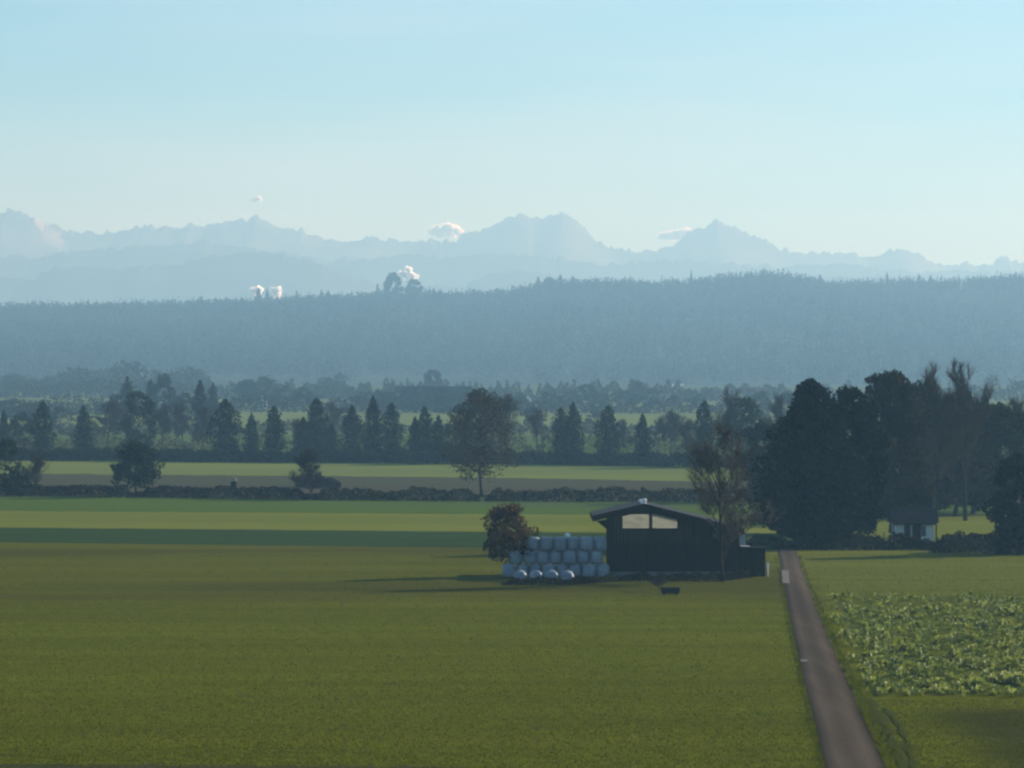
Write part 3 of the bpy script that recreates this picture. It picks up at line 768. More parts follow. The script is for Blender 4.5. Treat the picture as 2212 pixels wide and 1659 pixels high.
# roof: two slabs with rafter ends and a verge board
T = .17
ro = MB(); ro.prism([EL, (XRI, ZRI), (XRI, ZRI-T), (EL[0], EL[1]-T)], -1.1, DEP+.8)
roof = ro.build('roof', M['roofing'], barn)
ro = MB(); ro.prism([(XRI+.004, ZRI), ER, (ER[0], ER[1]-T), (XRI+.004, ZRI-T)], -1.1, DEP+.8); ro.build('roof', M['roofing'], barn)
rc = MB(); rc.prism([(XRI-.25, ZRI-.03), (XRI, ZRI+.07), (XRI+.25, ZRI-.03), (XRI, ZRI+.02)], -1.12, DEP+.82); rc.build('ridge_cap', M['palegrey'], roof)
for a, b in ((EL, (XRI, ZRI)), ((XRI, ZRI), ER)):
    vb = MB(); vb.prism([(a[0], a[1]-.02), (b[0], b[1]-.02), (b[0], b[1]-.52), (a[0], a[1]-.52)], -1.17, -1.11); vb.build('verge_board', M['wood'], barn)
for xx in np.linspace(EL[0]+.35, ER[0]-.3, 12):
    rf = MB(); z = roofz(xx)-T-.01; rf.box(xx-.06, xx+.06, -1.05, -.06, z-.22, z-.03); rf.build('rafter', M['wood'], barn)
eb = MB(); eb.prism([(EL[0]+.02, EL[1]-T), (EL[0]+.35, EL[1]-T+.05), (EL[0]+.35, EL[1]-.5), (EL[0]+.02, EL[1]-.45)], -1.0, DEP+.7); eb.build('eaves_box', M['wood'], barn)
br_ = MB(); br_.prism([(XL, 4.1), (EL[0]+.4, EL[1]-.52), (XL, EL[1]-.35)], -.02, .16); br_.build('eaves_brace', M['wood'], barn)
# front wall of single boards round the window strip
WX0, WX1, WZ0 = bx(1345)-bx0, bx(1463)-bx0, bz(1141)
def wtop(x): return min(bz(1112), roofz(x) - .78)
bw = .29
nb = int((XR-XL)/bw)
bw = (XR-XL)/nb
board_me = {}
for i in range(nb):
    xa, xb = XL + i*bw + .002, XL + (i+1)*bw - .002
    yo = random.uniform(-.012, .012)
    inw = xb > WX0 and xa < WX1
    m = MB()
    if inw:
        m.prism([(xa, .45), (xb, .45), (xb, WZ0-.03), (xa, WZ0-.03)], yo, .06+yo)
        m.prism([(xa, wtop(xa)+.03), (xb, wtop(xb)+.03), (xb, roofz(xb)-T-.03), (xa, roofz(xa)-T-.03)], yo, .06+yo)
    else:
        m.prism([(xa, .45), (xb, .45), (xb, roofz(xb)-T-.03), (xa, roofz(xa)-T-.03)], yo, .06+yo)
    m.build('board', M['wood'], barn)
# window: two frosted panes, frame and mullion
xm = bx(1408)-bx0
win = MB()
win.box(WX0-.08, WX1+.08, -.05, .10, WZ0-.09, WZ0)
win.box(WX0-.08, WX0, -.05, .10, WZ0+.001, wtop(WX0)); win.box(WX1, WX1+.08, -.05, .10, WZ0+.001, wtop(WX1))
frame = win.build('window_frame', M['wood'], barn)
mu = MB(); mu.box(xm-.055, xm+.055, -.04, .09, WZ0+.002, wtop(xm)); mu.build('mullion', M['wood'], frame)
for a, b in ((WX0+.005, xm-.06), (xm+.06, WX1-.005)):
    p = MB(); q = [a + (b-a)*k/6 for k in range(7)]
    p.prism([(x, WZ0+.004) for x in q] + [(x, wtop(x)-.004) for x in reversed(q)], .02, .035)
    p.build('pane', M['pane'], frame)
# plinth, side and rear walls (an added translucent panel in the rear gable brightens the window)
pl = MB(); pl.box(XL-.03, XR+.03, -.04, .12, -.1, .44); pl.build('plinth', M['concrete'], barn)
sl = MB(); sl.box(XL-.01, XL+.09, .13, DEP, -.1, roofz(XL)-T-.06); sl.build('side_wall', M['wood'], barn)
sl = MB(); sl.box(XR-.09, XR+.01, .13, DEP, -.1, roofz(XR)-T-.06); sl.build('side_wall', M['wood'], barn)
rw = MB(); rw.box(XL+.10, XR-.10, DEP-.1, DEP, -.1, 2.6); rw.build('rear_wall', M['wood'], barn)
m = MB(); m.prism([(XL+.6, 2.65), (XR-3.0, 2.65), (XR-3.0, roofz(XR-3.0)-T-.1), (XRI, ZRI-T-.1), (XL+.6, roofz(XL+.6)-T-.1)], DEP-.08, DEP-.04); m.build('backlight_panel', M['backlight_sheet'], barn)  # panel added so that sunlight through it brightens the front window
for xx in (XL+.35, XL+4.0, XL+8.0, XR-.3):
    ps = MB(); ps.box(xx-.1, xx+.1, DEP-.35, DEP-.15, -.1, roofz(xx)-T-.05); ps.build('post', M['wood'], barn)
# things on and round the barn
def ball(name, loc, r, mat, squash=1.0):
    bm = bmesh.new(); bmesh.ops.create_icosphere(bm, subdivisions=3, radius=r)
    for v in bm.verts: v.co *= 1 + .12*mnoise.noise(v.co*4/r*.3); v.co.z *= squash
    me = bpy.data.meshes.new(name); bm.to_mesh(me); bm.free()
    me.polygons.foreach_set('use_smooth', [True]*len(me.polygons))
    return link(name, me, mat, None, loc)
rv = empty('ridge_knob', A(1392, 1087, BD-1.0))  # white knob on a short stem at the ridge end
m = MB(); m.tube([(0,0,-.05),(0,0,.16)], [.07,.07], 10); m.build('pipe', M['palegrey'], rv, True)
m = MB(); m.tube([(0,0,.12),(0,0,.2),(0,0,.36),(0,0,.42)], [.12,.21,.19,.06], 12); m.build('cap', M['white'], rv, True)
tag(rv, 'small white knob on the front end of the barn ridge', 'vent')

# shed at the right end of the barn
sh = empty('shed', (bx(1627), BD+.4, 0))
sx0 = sh.location.x
a, b = bx(1600)-sx0, bx(1654)-sx0
zt = bz(1182)
nbd = 8
for i in range(nbd):
    xa = a + (b-a)*i/nbd + .008; xb = a + (b-a)*(i+1)/nbd - .008
    yo = random.uniform(-.01, .01)
    m = MB(); m.box(xa, xb, yo, .05+yo, -.05, zt-.02-.06*i/nbd); m.build('board', M['wood'], sh)
m = MB(); m.box(a, b, .07, 2.4, -.05, zt-.10); m.build('side_walls', M['wood'], sh)
m = MB(); m.prism([(a-.05, zt+.05), (b+.12, zt-.06), (b+.12, zt-.13), (a-.05, zt-.02)], -.2, 2.55); m.build('roof', M['darkroof'], sh)
tag(sh, 'small dark plank shed leaning at the right end of the barn', 'shed')
tk = empty('storage_tank', (bx(1605), BD+3.2, 0))
d2 = (BD+3.2)/FPX
zt2 = CAMH-(1147-HZ)*d2
m = MB()
m.box(-.34, .34, -.5, .5, zt2-1.25, zt2-.06); m.build('tank_body', M['palegrey'], tk)
m = MB(); m.box(-.37, .37, -.53, .53, zt2-.055, zt2); m.build('lid', M['palegrey'], tk)
for u in (-.3, .3):
    for w in (-.42, .42):
        m = MB(); m.box(u-.04, u+.04, w-.04, w+.04, -.05, zt2-1.255); m.build('leg', M['wood'], tk)
tag(tk, 'pale grey tank on legs showing above the shed beside the barn', 'tank')
tag(flat_piece('roof_sheet', [(1601,1186),(1619,1186),(1619,1182),(1601,1182)], M['palegrey'], .03, 0), 'pale sheet lying on the left end of the shed roof', 'sheet')
rs = bpy.data.objects['roof_sheet']; rs_me = rs.data
for v in rs_me.vertices:
    v.co = (a + sx0 + (.02 if v.index % 4 in (0, 3) else .85), BD + (.15 if v.index % 4 in (0, 1) else 1.6), zt + .065 + (.03 if v.index >= 4 else 0) - (.0 if v.index % 4 in (0, 3) else .028))
wp = empty('marker_post', (bx(1658.5), BD-.3, 0))
m = MB(); m.tube([(0,0,-.1),(0,0,1.15)], [.06,.055], 8); m.build('post', M['white'], wp, True)
m = MB(); m.box(-.11, .09, -.03, .03, .86, 1.3); m.build('plate', M['white'], wp)
tag(wp, 'white marker post with a small plate at the right corner of the shed', 'post')

# trough and shrub in the grass before the barn
x, y, z = G(1448, 1285)
tr = empty('water_trough', (x, y, 0))
m = MB()
m.prism([(-.72,.12),(.72,.12),(.80,.62),(.70,.62),(.64,.2),(-.64,.2),(-.70,.62),(-.80,.62)], -.35, .35)
m.box(-.70,.70,-.36,-.30,.121,.6); m.box(-.70,.70,.30,.36,.121,.6); m.build('tub', M['darkroof'], tr)
for u in (-.5, .5):
    m = MB(); m.box(u-.06,u+.06,-.3,.3,-.05,.119); m.build('foot', M['wood'], tr)
tag(tr, 'dark trough standing alone in the grass before the barn', 'trough')
single('bare_shrub', 'small bare shrub behind the dark trough before the barn', 1424, 1238, 1278, 44, 121, 'vase', 6, .2, M['twig'], style='twig', z0=.05, tr=.03, twl=.3, tww=.015, cat='bush')
single('bare_tree', 'bare brown twiggy tree growing in front of the right end of the barn', 1562, 905, 1257, 178, 122, 'broad', 26, .2, M['paletwig'], style='twig', z0=.05, tr=.17, twl=.75, tww=.034, up=.18)
single('russet_bush', 'reddish-brown bush overhanging the left end of the bale stack', 1098, 1088, 1246, 112, 123, 'broad', 6200, .22, M['russet'], clumps=90, z0=.22, limbs=12, tr=.10, cat='bush')

# ------------------------------------------------------------------ wrapped round bales
def bale_mesh():
    bm = bmesh.new()
    n = 28; prof = [(0,-.63),(.34,-.635),(.49,-.60),(.59,-.52),(.635,-.40),(.645,-.2),(.648,0),(.645,.2),(.635,.40),(.59,.52),(.49,.60),(.34,.635),(0,.63)]
    rings = []
    for r_, y in prof:
        if r_ == 0: rings.append([bm.verts.new((0, y, 0))]); continue
        ring = []
        for k in range(n):
            th = 2*math.pi*k/n
            rr = r_*(1 + .025*math.sin(3*th+y*4) + .015*math.sin(7*th-y*9))
            ring.append(bm.verts.new((rr*math.cos(th), y + .015*math.sin(5*th), rr*math.sin(th))))
        rings.append(ring)
    for i in range(len(rings)-1):
        A_, B_ = rings[i], rings[i+1]
        for k in range(n):
            if len(A_) == 1: bm.faces.new((A_[0], B_[k], B_[(k+1) % n]))
            elif len(B_) == 1: bm.faces.new((A_[k], B_[0], A_[(k+1) % n]))
            else: bm.faces.new((A_[k], B_[k], B_[(k+1) % n], A_[(k+1) % n]))
    bmesh.ops.recalc_face_normals(bm, faces=bm.faces)
    me = bpy.data.meshes.new('bale'); bm.to_mesh(me); bm.free()
    me.polygons.foreach_set('use_smooth', [True]*len(me.polygons))
    me.materials.append(M['wrap'])
    return me
BALE = bale_mesh()
def bale(x, y, z, label, group, s=1.0):
    o = bpy.data.objects.new('wrapped_bale', BALE); COL.objects.link(o)
    o.location = (x, y, z)
    o.rotation_euler = (random.uniform(-.05,.05), random.uniform(0,6.28), random.uniform(-.10,.10))
    s *= random.uniform(.96, 1.02)
    o.scale = (s, s, s*random.uniform(.96, 1.03))
    return tag(o, label, 'bale', group)
sp = 1.185; rise = 1.19
x00 = bx(1085)+.60
for row, (n, off, nm) in enumerate(((8, 0, 'bottom'), (7, .55, 'middle'), (6, 1.85, 'top'))):
    for i in range(n):
        o = bale(x00 + sp*(i+off) + random.uniform(-.03, .03), BD-.9+random.uniform(-.25,.25), .595 + rise*row, f'wrapped bale standing on end, {ORD[i]} from the left in the {nm} row of the stack', 'wrapped bales in the stack beside the barn', .962)
        o.rotation_euler = (R(90) + random.uniform(-.02,.02), random.uniform(-.02,.02), random.uniform(0, 6.28))
yb = 361.0
for i, xv in enumerate((1124, 1158, 1192, 1226)):
    bale((xv-CXP)*yb/FPX, yb+random.uniform(-.2,.2), .53, f'grey-white wrapped round bale, {ORD[i]} from the left of four lying in front of the stack', 'wrapped bales lying in front of the stack', .88)
tag(ball('glint_ball', A(1226, 1157, BD-.9), .27, M['white'], .9), 'white ball standing in for the sun glint on top of the bale stack', 'glint')  # solid white ball put in for a sun highlight on the wrap

# ------------------------------------------------------------------ hut at the right
def house(name, label, xv, ybase, wv, hwall, hroof, depth, mats, ridge='x', rz=0.0, cat='house', windows=(), door=None, chimney=False, lift=0.0, group=None):
    x, d, z = G(xv, ybase)
    w = wv*d/FPX
    e = empty(name, (x, d, z+lift), rz)
    m = MB()
    hw, hd = w/2, depth/2
    if ridge == 'x':
        m.box(-hw, hw, -hd, hd, -.3, hwall)
        m.build('wall', mats[0], e)
        m = MB(); o = .5
        m.add([(-hw-o,-hd-o,hwall-.1),(hw+o,-hd-o,hwall-.1),(hw+o,hd+o,hwall-.1),(-hw-o,hd+o,hwall-.1),(-hw-o,0,hwall+hroof),(hw+o,0,hwall+hroof)],
              [(0,1,5,4),(2,3,4,5),(1,2,5),(3,0,4),(3,2,1,0)])
    else:
        m.add([(-hw,-hd,-.3),(hw,-hd,-.3),(hw,hd,-.3),(-hw,hd,-.3),(-hw,-hd,hwall),(hw,-hd,hwall),(hw,hd,hwall),(-hw,hd,hwall),(0,-hd,hwall+hroof-.1),(0,hd,hwall+hroof-.1)],
              [(0,1,5,8,4),(2,3,7,9,6),(1,2,6,5),(3,0,4,7),(4,8,9,7),(5,6,9,8)])
        m.build('wall', mats[0], e)
        m = MB(); o = .4; zz = hwall - .4*hroof/hw
        for s in (-1, 1):
            m.add([(0,-hd-o,hwall+hroof),(s*(hw+o),-hd-o,zz),(s*(hw+o),hd+o,zz),(0,hd+o,hwall+hroof),(0,-hd-o,hwall+hroof-.15),(s*(hw+o),-hd-o,zz-.15),(s*(hw+o),hd+o,zz-.15),(0,hd+o,hwall+hroof-.15)],
                  [(0,1,2,3),(7,6,5,4),(0,4,5,1),(1,5,6,2),(2,6,7,3)])
    rf = m.build('roof', mats[1], e)
    if chimney:
        m = MB(); m.box(hw*.3, hw*.3+.6, -.3, .3, hwall+hroof*.5, hwall+hroof+.7); m.build('chimney', mats[0], rf)
    for (u, v, ww, hh) in windows:
        m = MB(); m.box(u-ww/2, u+ww/2, -hd-.03, -hd+.02, v, v+hh); m.build('window', M['glassdk'], e)
    if door:
        u, ww, hh = door
        m = MB(); m.box(u-ww/2, u+ww/2, -hd-.04, -hd+.02, 0, hh); m.build('door', M['wood'], e)
    return tag(e, label, cat, group)
house('hut', 'small pale hut with a dark roof and porch posts behind the hedge', 1972, 1171, 84, 2.25, 1.35, 3.6, (M['white'], M['darkroof']), 'x', windows=((-.75,.6,.7,1.3),(1.0,.7,.45,1.1)), door=(.15,.8,1.9), cat='hut')
hv = bpy.data.objects['hut']
m = MB(); m.box(-2.35, 2.35, -2.25, -1.86, 1.95, 2.18); m.build('porch_beam', M['darkroof'], hv)
for u in (-2.3, -.75, .6, 2.3):
    m = MB(); m.box(u-.07, u+.07, -2.2, -2.06, -.1, 1.94); m.build('porch_post', M['wood'], hv)
x, y, z = G(1922, 1178)
for j, (xv, lab) in enumerate(((1909, 'weathered fence post at the left end of the hut hedge'), (1925, 'pale leaning fence post left of the white hut'))):
    x, y, z = G(xv, 1180)
    m = MB(); m.tube([(0,0,-.2),(.03,0,.7),(.05,0,1.5)], [.07,.065,.055], 7)
    o = m.build('fence_post', M['palegrey'] if j else M['wood'], None, True); o.location = (x, y, 0); tag(o, lab, 'post', 'fence posts by the hut')

# ------------------------------------------------------------------ distant farms
house('farm_hall', 'long dark-roofed farm hall among the distant trees', 945, 884, 150, 4.5, 6.0, 14, (M['wood'], M['darkroof']), 'x', cat='building', windows=((-10,1,2,1.5),(-3,1,2,1.5),(6,1,2,1.5)))
house('farmhouse', 'distant farmhouse with a dark bluish roof and two trees behind', 716, 848, 58, 3.2, 4.2, 9, (M['tiles'], M['darkroof']), 'x', windows=((-4,.8,1.2,1.4),(3,.8,1.2,1.4)))
house('cottage', 'tiny white gabled cottage with a pink roof left of centre', 568, 884, 16, 4.2, 2.4, 6, (M['plaster'], M['tiles']), 'y', windows=((-.8,1.5,.6,1.0),(.8,1.5,.6,1.0)))
house('cottage', 'tiny white house right of the tall broad tree in the hazy distance', 1141, 872, 14, 2.6, 1.8, 6, (M['plaster'], M['darkroof']), 'y', windows=((0,1,.6,.8),))
house('cottage', 'low white house in the distant green meadow right of centre', 1439, 867, 22, 2.6, 1.4, 7, (M['plaster'], M['palegrey']), 'x', windows=((-1,1,.6,.8),(1,1,.6,.8)))
house('cottage', 'farthest white house at the foot of the wooded hill', 1464, 846, 20, 3.2, 1.8, 8, (M['plaster'], M['palegrey']), 'x', windows=((-1,1,.6,.8),(1.4,1,.6,.8)))
x, y, z = G(505, 1060)
o = empty('straw_heap', (x, y, z))
m = MB(); m.box(-.42, .42, -.4, .4, -.1, 1.45); m.build('stack', M['wood'], o)
m = MB(); m.prism([(-.46,1.46),(.46,1.46),(.44,1.85),(.1,2.0),(-.38,1.9)], -.45, .45); m.build('top_sheet', M['straw'], o)
tag(o, 'small stack under a pale sheet showing over the hedge right of the round tree', 'stack')

# ------------------------------------------------------------------ grass and leafy crop
def in_track(xv, yv, pad=0):
    l, r_ = track_edges(yv); return (xv > l-pad) & (xv < r_+pad)
def tufts(n, xr, yr, hgt, wid, seed, test=None):
    r = np.random.default_rng(seed)
    xv = r.uniform(*xr, n); yv = yr[0] + (yr[1]-yr[0])*r.uniform(0, 1, n)**.9
    l = np.interp(yv, [p[0] for p in TL], [p[1] for p in TL]); rr = np.interp(yv, [p[0] for p in TR], [p[1] for p in TR])
    ok = ~((xv > l+3) & (xv < rr-3))
    if test is not None: ok &= test(xv, yv, l, rr)
    xv, yv = xv[ok], yv[ok]; n = len(xv)
    d = FPX*CAMH/(yv-HZ)
    C = np.stack([(xv-CXP)*d/FPX, d, np.zeros(n)], 1)
    out = []
    for k in range(3):
        th = r.uniform(0, 6.283, n); lean = r.uniform(.1, .9, n)
        hh = hgt*r.uniform(.5, 1.4, n)
        u = np.stack([np.cos(th), np.sin(th), np.zeros(n)], 1)
        t = np.stack([-np.sin(th)*lean*hh, np.cos(th)*lean*hh, hh], 1)
        w = wid*r.uniform(.6, 1.4, (n, 1))
        out.append(np.stack([C-u*w, C+u*w, C+t], 1))
    return np.concatenate(out).reshape(-1, 3)
def notcrop(xv, yv, l, rr): return ~((xv > rr+22) & (yv > 1285) & (yv < 1512))
V = np.concatenate([tufts(120000, (-250, 2450), (1300, 1720), .07, .035, 1, notcrop), tufts(26000, (-250, 2450), (1195, 1300), .07, .04, 2)])
tag(link('grass', mesh_np('grass', V, 3), M['blade']), 'short green grass covering the near field', 'grass', kind='stuff')
# taller verge grass along the right-hand edge of the track
V = np.concatenate([tufts(16000, (1700, 2050), (1200, 1720), .34, .06, 3, lambda x, y, l, rr: (x > rr-2) & (x < rr+6+(y-1200)*.03)),
                    tufts(14000, (1640, 1850), (1200, 1720), .17, .05, 4, lambda x, y, l, rr: (x < l+3) & (x > l-8))])
tag(link('verge_grass', mesh_np('verge_grass', V, 3), M['blade']), 'taller grass along both edges of the farm track', 'grass', kind='stuff')

def crop():
    r = np.random.default_rng(5)
    n = 9500
    yv = r.uniform(1282, 1516, n); xv = r.uniform(1780, 2700, n)
    l = np.interp(yv, [p[0] for p in TR], [p[1] for p in TR])
    left = l + 24 + 16*np.array([mnoise.noise(Vector((q*.06, 4, 1))) for q in yv]) + r.uniform(0, 14, len(yv))**1.2
    patch = np.array([.7*mnoise.noise(Vector((a*.016, b*.06, 2))) + .7*mnoise.noise(Vector((a*.045, b*.16, 8))) for a, b in zip(xv, yv)])
    ok = (xv > left) & (patch > -.22 - .10*np.clip((1330-yv)/50, -1, 1)) & (yv > 1286 + 14*np.array([mnoise.noise(Vector((q*.02, 7, 1))) for q in xv]) + r.uniform(0, 22, len(xv))) & (yv < 1506 + 16*np.array([mnoise.noise(Vector((q*.03, 9, 1))) for q in xv]) - r.uniform(0, 1, len(xv))**3*25)
    xv, yv, patch = xv[ok], yv[ok], patch[ok]; n = len(xv)
    d = FPX*CAMH/(yv-HZ)
    C = np.stack([(xv-CXP)*d/FPX, d, np.zeros(n)], 1)
    out = []
    for k in range(9):
        th = r.uniform(0, 6.283, n); rad = r.uniform(.10, .28, n)*(1+.8*patch); hh = r.uniform(.04, .34, n)*(1 + 1.6*patch)
        u = np.stack([np.cos(th), np.sin(th), np.zeros(n)], 1)
        s = np.stack([-np.sin(th), np.cos(th), np.zeros(n)], 1)
        b = C + u*.05 + np.array([0, 0, .03])
        mdl = C + u*(rad*.6)[:, None] + np.stack([np.zeros(n), np.zeros(n), hh], 1)
        tip = C + u*(rad*1.25)[:, None] + np.stack([np.zeros(n), np.zeros(n), hh*r.uniform(.6, 1.1, n)], 1)
        w = (rad*.42)[:, None]
        out.append(np.stack([b, mdl - s*w, tip, mdl + s*w], 1))
    tag(link('leafy_crop', mesh_np('leafy_crop', np.concatenate(out).reshape(-1, 3), 4), M['leafcrop']), 'lumpy patch of bright leafy crop right of the track', 'crop', kind='stuff')
crop()
strip('crop_soil', [(1812,1283),(2212,1283),(RX,1283)], [(1880,1500),(2212,1500),(RX,1500)], M['cropsoil'], .022, 14, seed=14)

# ------------------------------------------------------------------ wooded hill
CREST = [(-900,668),(0,668),(200,668),(350,664),(500,660),(640,655),(800,645),(900,640),(1000,644),(1100,637),(1200,618),(1300,616),(1400,618),(1490,618),(1530,610),(1600,603),(1650,598),(1740,608),(1790,621),(1850,619),(1950,616),(2050,617),(2150,608),(2212,603),(2600,600),(3100,620)]
CD, BD0 = 5500.0, 3500.0
def hillz(x, y):
    xv = CXP + x*FPX/CD
    zc = CAMH + (HZ - float(np.interp(xv, [p[0] for p in CREST], [p[1] for p in CREST])))*CD/FPX - 5
    b0 = BD0 + 130*mnoise.noise(Vector((x*.002, 0, 5))) + (-120 if x < -150 else 0)
    t = min(max((y-b0)/(CD-b0), 0), 1)
    s = t**1.15*(1 - .25*(t-1)**2)
    if y > CD:
        s = max(0, 1 - ((y-CD)/1500)**1.5)
    n = (mnoise.noise(Vector((x*.006, y*.006, 0)))*9 + mnoise.noise(Vector((x*.0022, y*.002, 7)))*9)*min(1, t*1.6)*(1-t**6)
    return gz(y) + (zc - gz(y))*s + n
def hill():
    xs = np.linspace(-1800, 1800, 111); ys = np.concatenate([np.linspace(3150, 5750, 60), np.linspace(5850, 7000, 10)])
    v = [(x, y, hillz(x, y) - (.8 if y < 3400 else 0)) for y in ys for x in xs]; n = len(xs)
    f = [(j*n+i, j*n+i+1, (j+1)*n+i+1, (j+1)*n+i) for j in range(len(ys)-1) for i in range(n-1)]
    tag(link('hill', mesh_py('hill', v, f, True), M['hill']), kind='structure')
    r = np.random.default_rng(9)
    # forest: every tree a bunch of leaf faces
    NT = 16500
    y = 3520 + (5640-3520)*r.uniform(0, 1, NT)**.85; x = r.uniform(-.150, .150, NT)*y
    ne = 2600; y[:ne] = r.uniform(5390, 5560, ne)                          # denser along the crest
    open_ = np.array([mnoise.noise(Vector((a*.005, b*.0025, 11))) for a, b in zip(x, y)])
    keep = ~((y < 3750) & (open_ > .05))
    x, y = x[keep], y[keep]
    z = np.array([hillz(a, b) for a, b in zip(x, y)])
    n = len(x)
    conif = r.uniform(0, 1, n) < .35
    H = r.uniform(8, 17, n)*np.where(conif, 1.15, .95); W = np.where(conif, r.uniform(5, 7, n), r.uniform(9, 15, n))
    kk = 32
    t = r.uniform(0, 1, (n, kk)); th = r.uniform(0, 6.283, (n, kk)); u = r.uniform(.3, 1, (n, kk))
    pr = np.where(conif[:, None], 1-.92*t, np.sqrt(np.clip(1-(2*t-.9)**2*.85, .05, 1)))
    rad = pr*u*W[:, None]*.5
    C = np.stack([x[:, None]+rad*np.cos(th), y[:, None]+rad*np.sin(th), z[:, None]+H[:, None]*(.08+.92*t)], 2).reshape(-1, 3)
    size = np.repeat(np.where(conif, 1.6, 2.0), kk)
    tag(link('forest', mesh_np('forest', cards(C, size, .8, np.array([0, 0, .5]), r), 4), M['forest']), 'bluish hazy forest covering the long hill', 'forest', kind='stuff')
hill()
# single trees standing out on the crest
FC = proto_set('c', [71, 72], 20, 7, prof='cone', z0=.03, n=420, size=1.7, limbs=5, trunk_r=.3)
FD = proto_set('d', [73, 74], 18, 16, prof='broad', z0=.03, n=1800, size=1.7, clumps=50, limbs=5, trunk_r=.4)
crest = [(90,650,9,'c','small spiky tree on the hill crest near the left edge'),(190,647,9,'c','second spiky tree from the left on the hill crest'),(268,648,8,'c','third spiky tree from the left on the hill crest'),
         (435,641,9,'c','lone spike on the crest left of the low white clouds'),(558,622,13,'c','tall spiky tree standing before the left low white cloud'),(577,624,9,'c','thin spiky tree between the two low white clouds'),
         (641,629,11,'c','pointed tree on the crest just right of the low white clouds'),(694,626,9,'c','left one of a close pair of crest spikes'),(709,626,10,'c','right one of a close pair of crest spikes'),
         (815,613,9,'c','thin crest tree left of the round one'),(851,592,36,'d','large round-topped tree on the crest left of the white puff'),(893,604,30,'d','smaller round tree on the crest right of the white puff'),
         (937,622,10,'c','spiky crest tree right of the round pair'),(1163,598,12,'c','pointed tree where the crest steps up'),(1186,600,20,'d','bushy tree on the step of the crest'),(1211,593,12,'c','tall tree on the crest below the twin peak'),
         (1493,583,6,'c','needle-thin tree standing alone on the crest below the right peak'),(1771,594,14,'c','tree on the crest right of the wooded knoll'),(1916,588,7,'c','thin crest spike right of the knoll'),(1985,592,9,'c','thin crest spike farther right of the knoll'),(2010,594,10,'c','last thin spike on the crest towards the right')]
for i, (xv, yt, wv, k, lab) in enumerate(crest):
    P = (FC if k == 'c' else FD)[i % 2]
    x = (xv-CXP)*CD/FPX
    z = hillz(x, CD)
    top = CAMH + (HZ-yt)*CD/FPX
    plant_tree('crest_tree', lab, 'tree', P['m'], (M['bark'], M['forest']), (x, CD, z), wv*1.15*CD/FPX/P['w'], (top-z)/P['h'], 'trees standing out on the hill crest')
# nearer wood at the foot of the hill on the left
def near_wood():
    r = np.random.default_rng(19)
    n = 420
    y = r.uniform(2640, 2800, n); xv = r.uniform(-300, 450, n)
    x = (xv-CXP)*y/FPX
    H = (9 + 9*np.clip(1-np.abs(xv-280)/230, 0, 1) + 2*np.sin(xv*.05))*r.uniform(.75, 1.1, n)
    z = np.array([gz(q) for q in y])
    kk = 26
    t = r.uniform(0, 1, (n, kk)); th = r.uniform(0, 6.283, (n, kk)); u = r.uniform(.3, 1, (n, kk))
    rad = np.sqrt(np.clip(1-(2*t-.9)**2*.85, .05, 1))*u*4.5
    C = np.stack([x[:, None]+rad*np.cos(th), y[:, None]+rad*np.sin(th), z[:, None]+H[:, None]*(.05+.95*t)], 2).reshape(-1, 3)
    tag(link('wood', mesh_np('wood', cards(C, 1.9, .8, np.array([0, 0, .5]), r), 4), M['farwood']), 'hazy wood at the foot of the hill on the left', 'wood', kind='stuff')
near_wood()

# ------------------------------------------------------------------ mountains
def range_mesh(name, prof, d, depth, mat, rough, seed, crag=9.0, wide=(-700, 2900), nx=1200, ny=51, fs=.006):
    px = [p[0] for p in prof]; py = [p[1] for p in prof]
    v = []
    xs = np.linspace(wide[0], wide[1], nx)
    for j in range(ny):
        t = j/(ny-1)*2 - 1                      # -1 front foot .. 1 back foot
        for xv in xs:
            x = (xv-CXP)*d/FPX
            zc = CAMH + (HZ - float(np.interp(xv, px, py)))*d/FPX
            zc += crag*max(0, 1-abs(j/(ny-1)*2-1))**25*(mnoise.noise(Vector((xv*.045, seed, 1))) + .7*mnoise.noise(Vector((xv*.12, seed, 2))) + .5*mnoise.noise(Vector((xv*.3, seed, 3))))
            fall = max(0, 1-abs(t))**.8
            yy = d + t*depth
            n = mnoise.fractal(Vector((x*fs, yy*fs, seed)), 1.0, 2.0, 4)
            rid = 1 - abs(mnoise.noise(Vector((x*fs*.7, yy*fs*.35, seed+5))))
            z = zc*(fall*(.72 + .28*(rid if abs(t) > .03 else 1)*(1-abs(t)) + .28*abs(t)*.5)) if abs(t) > .001 else zc
            z = zc*fall*(1 - .14*(1-rid)*min(1, abs(t)*5)) + n*rough*(min(1, abs(t)*4)*.6+.4)
            v.append((x, yy, max(z, 8.5 if abs(t) < .99 else 5)))
    f = [(j*nx+i, j*nx+i+1, (j+1)*nx+i+1, (j+1)*nx+i) for j in range(ny-1) for i in range(nx-1)]
    return tag(link(name, mesh_py(name, v, f, True), mat), kind='structure')
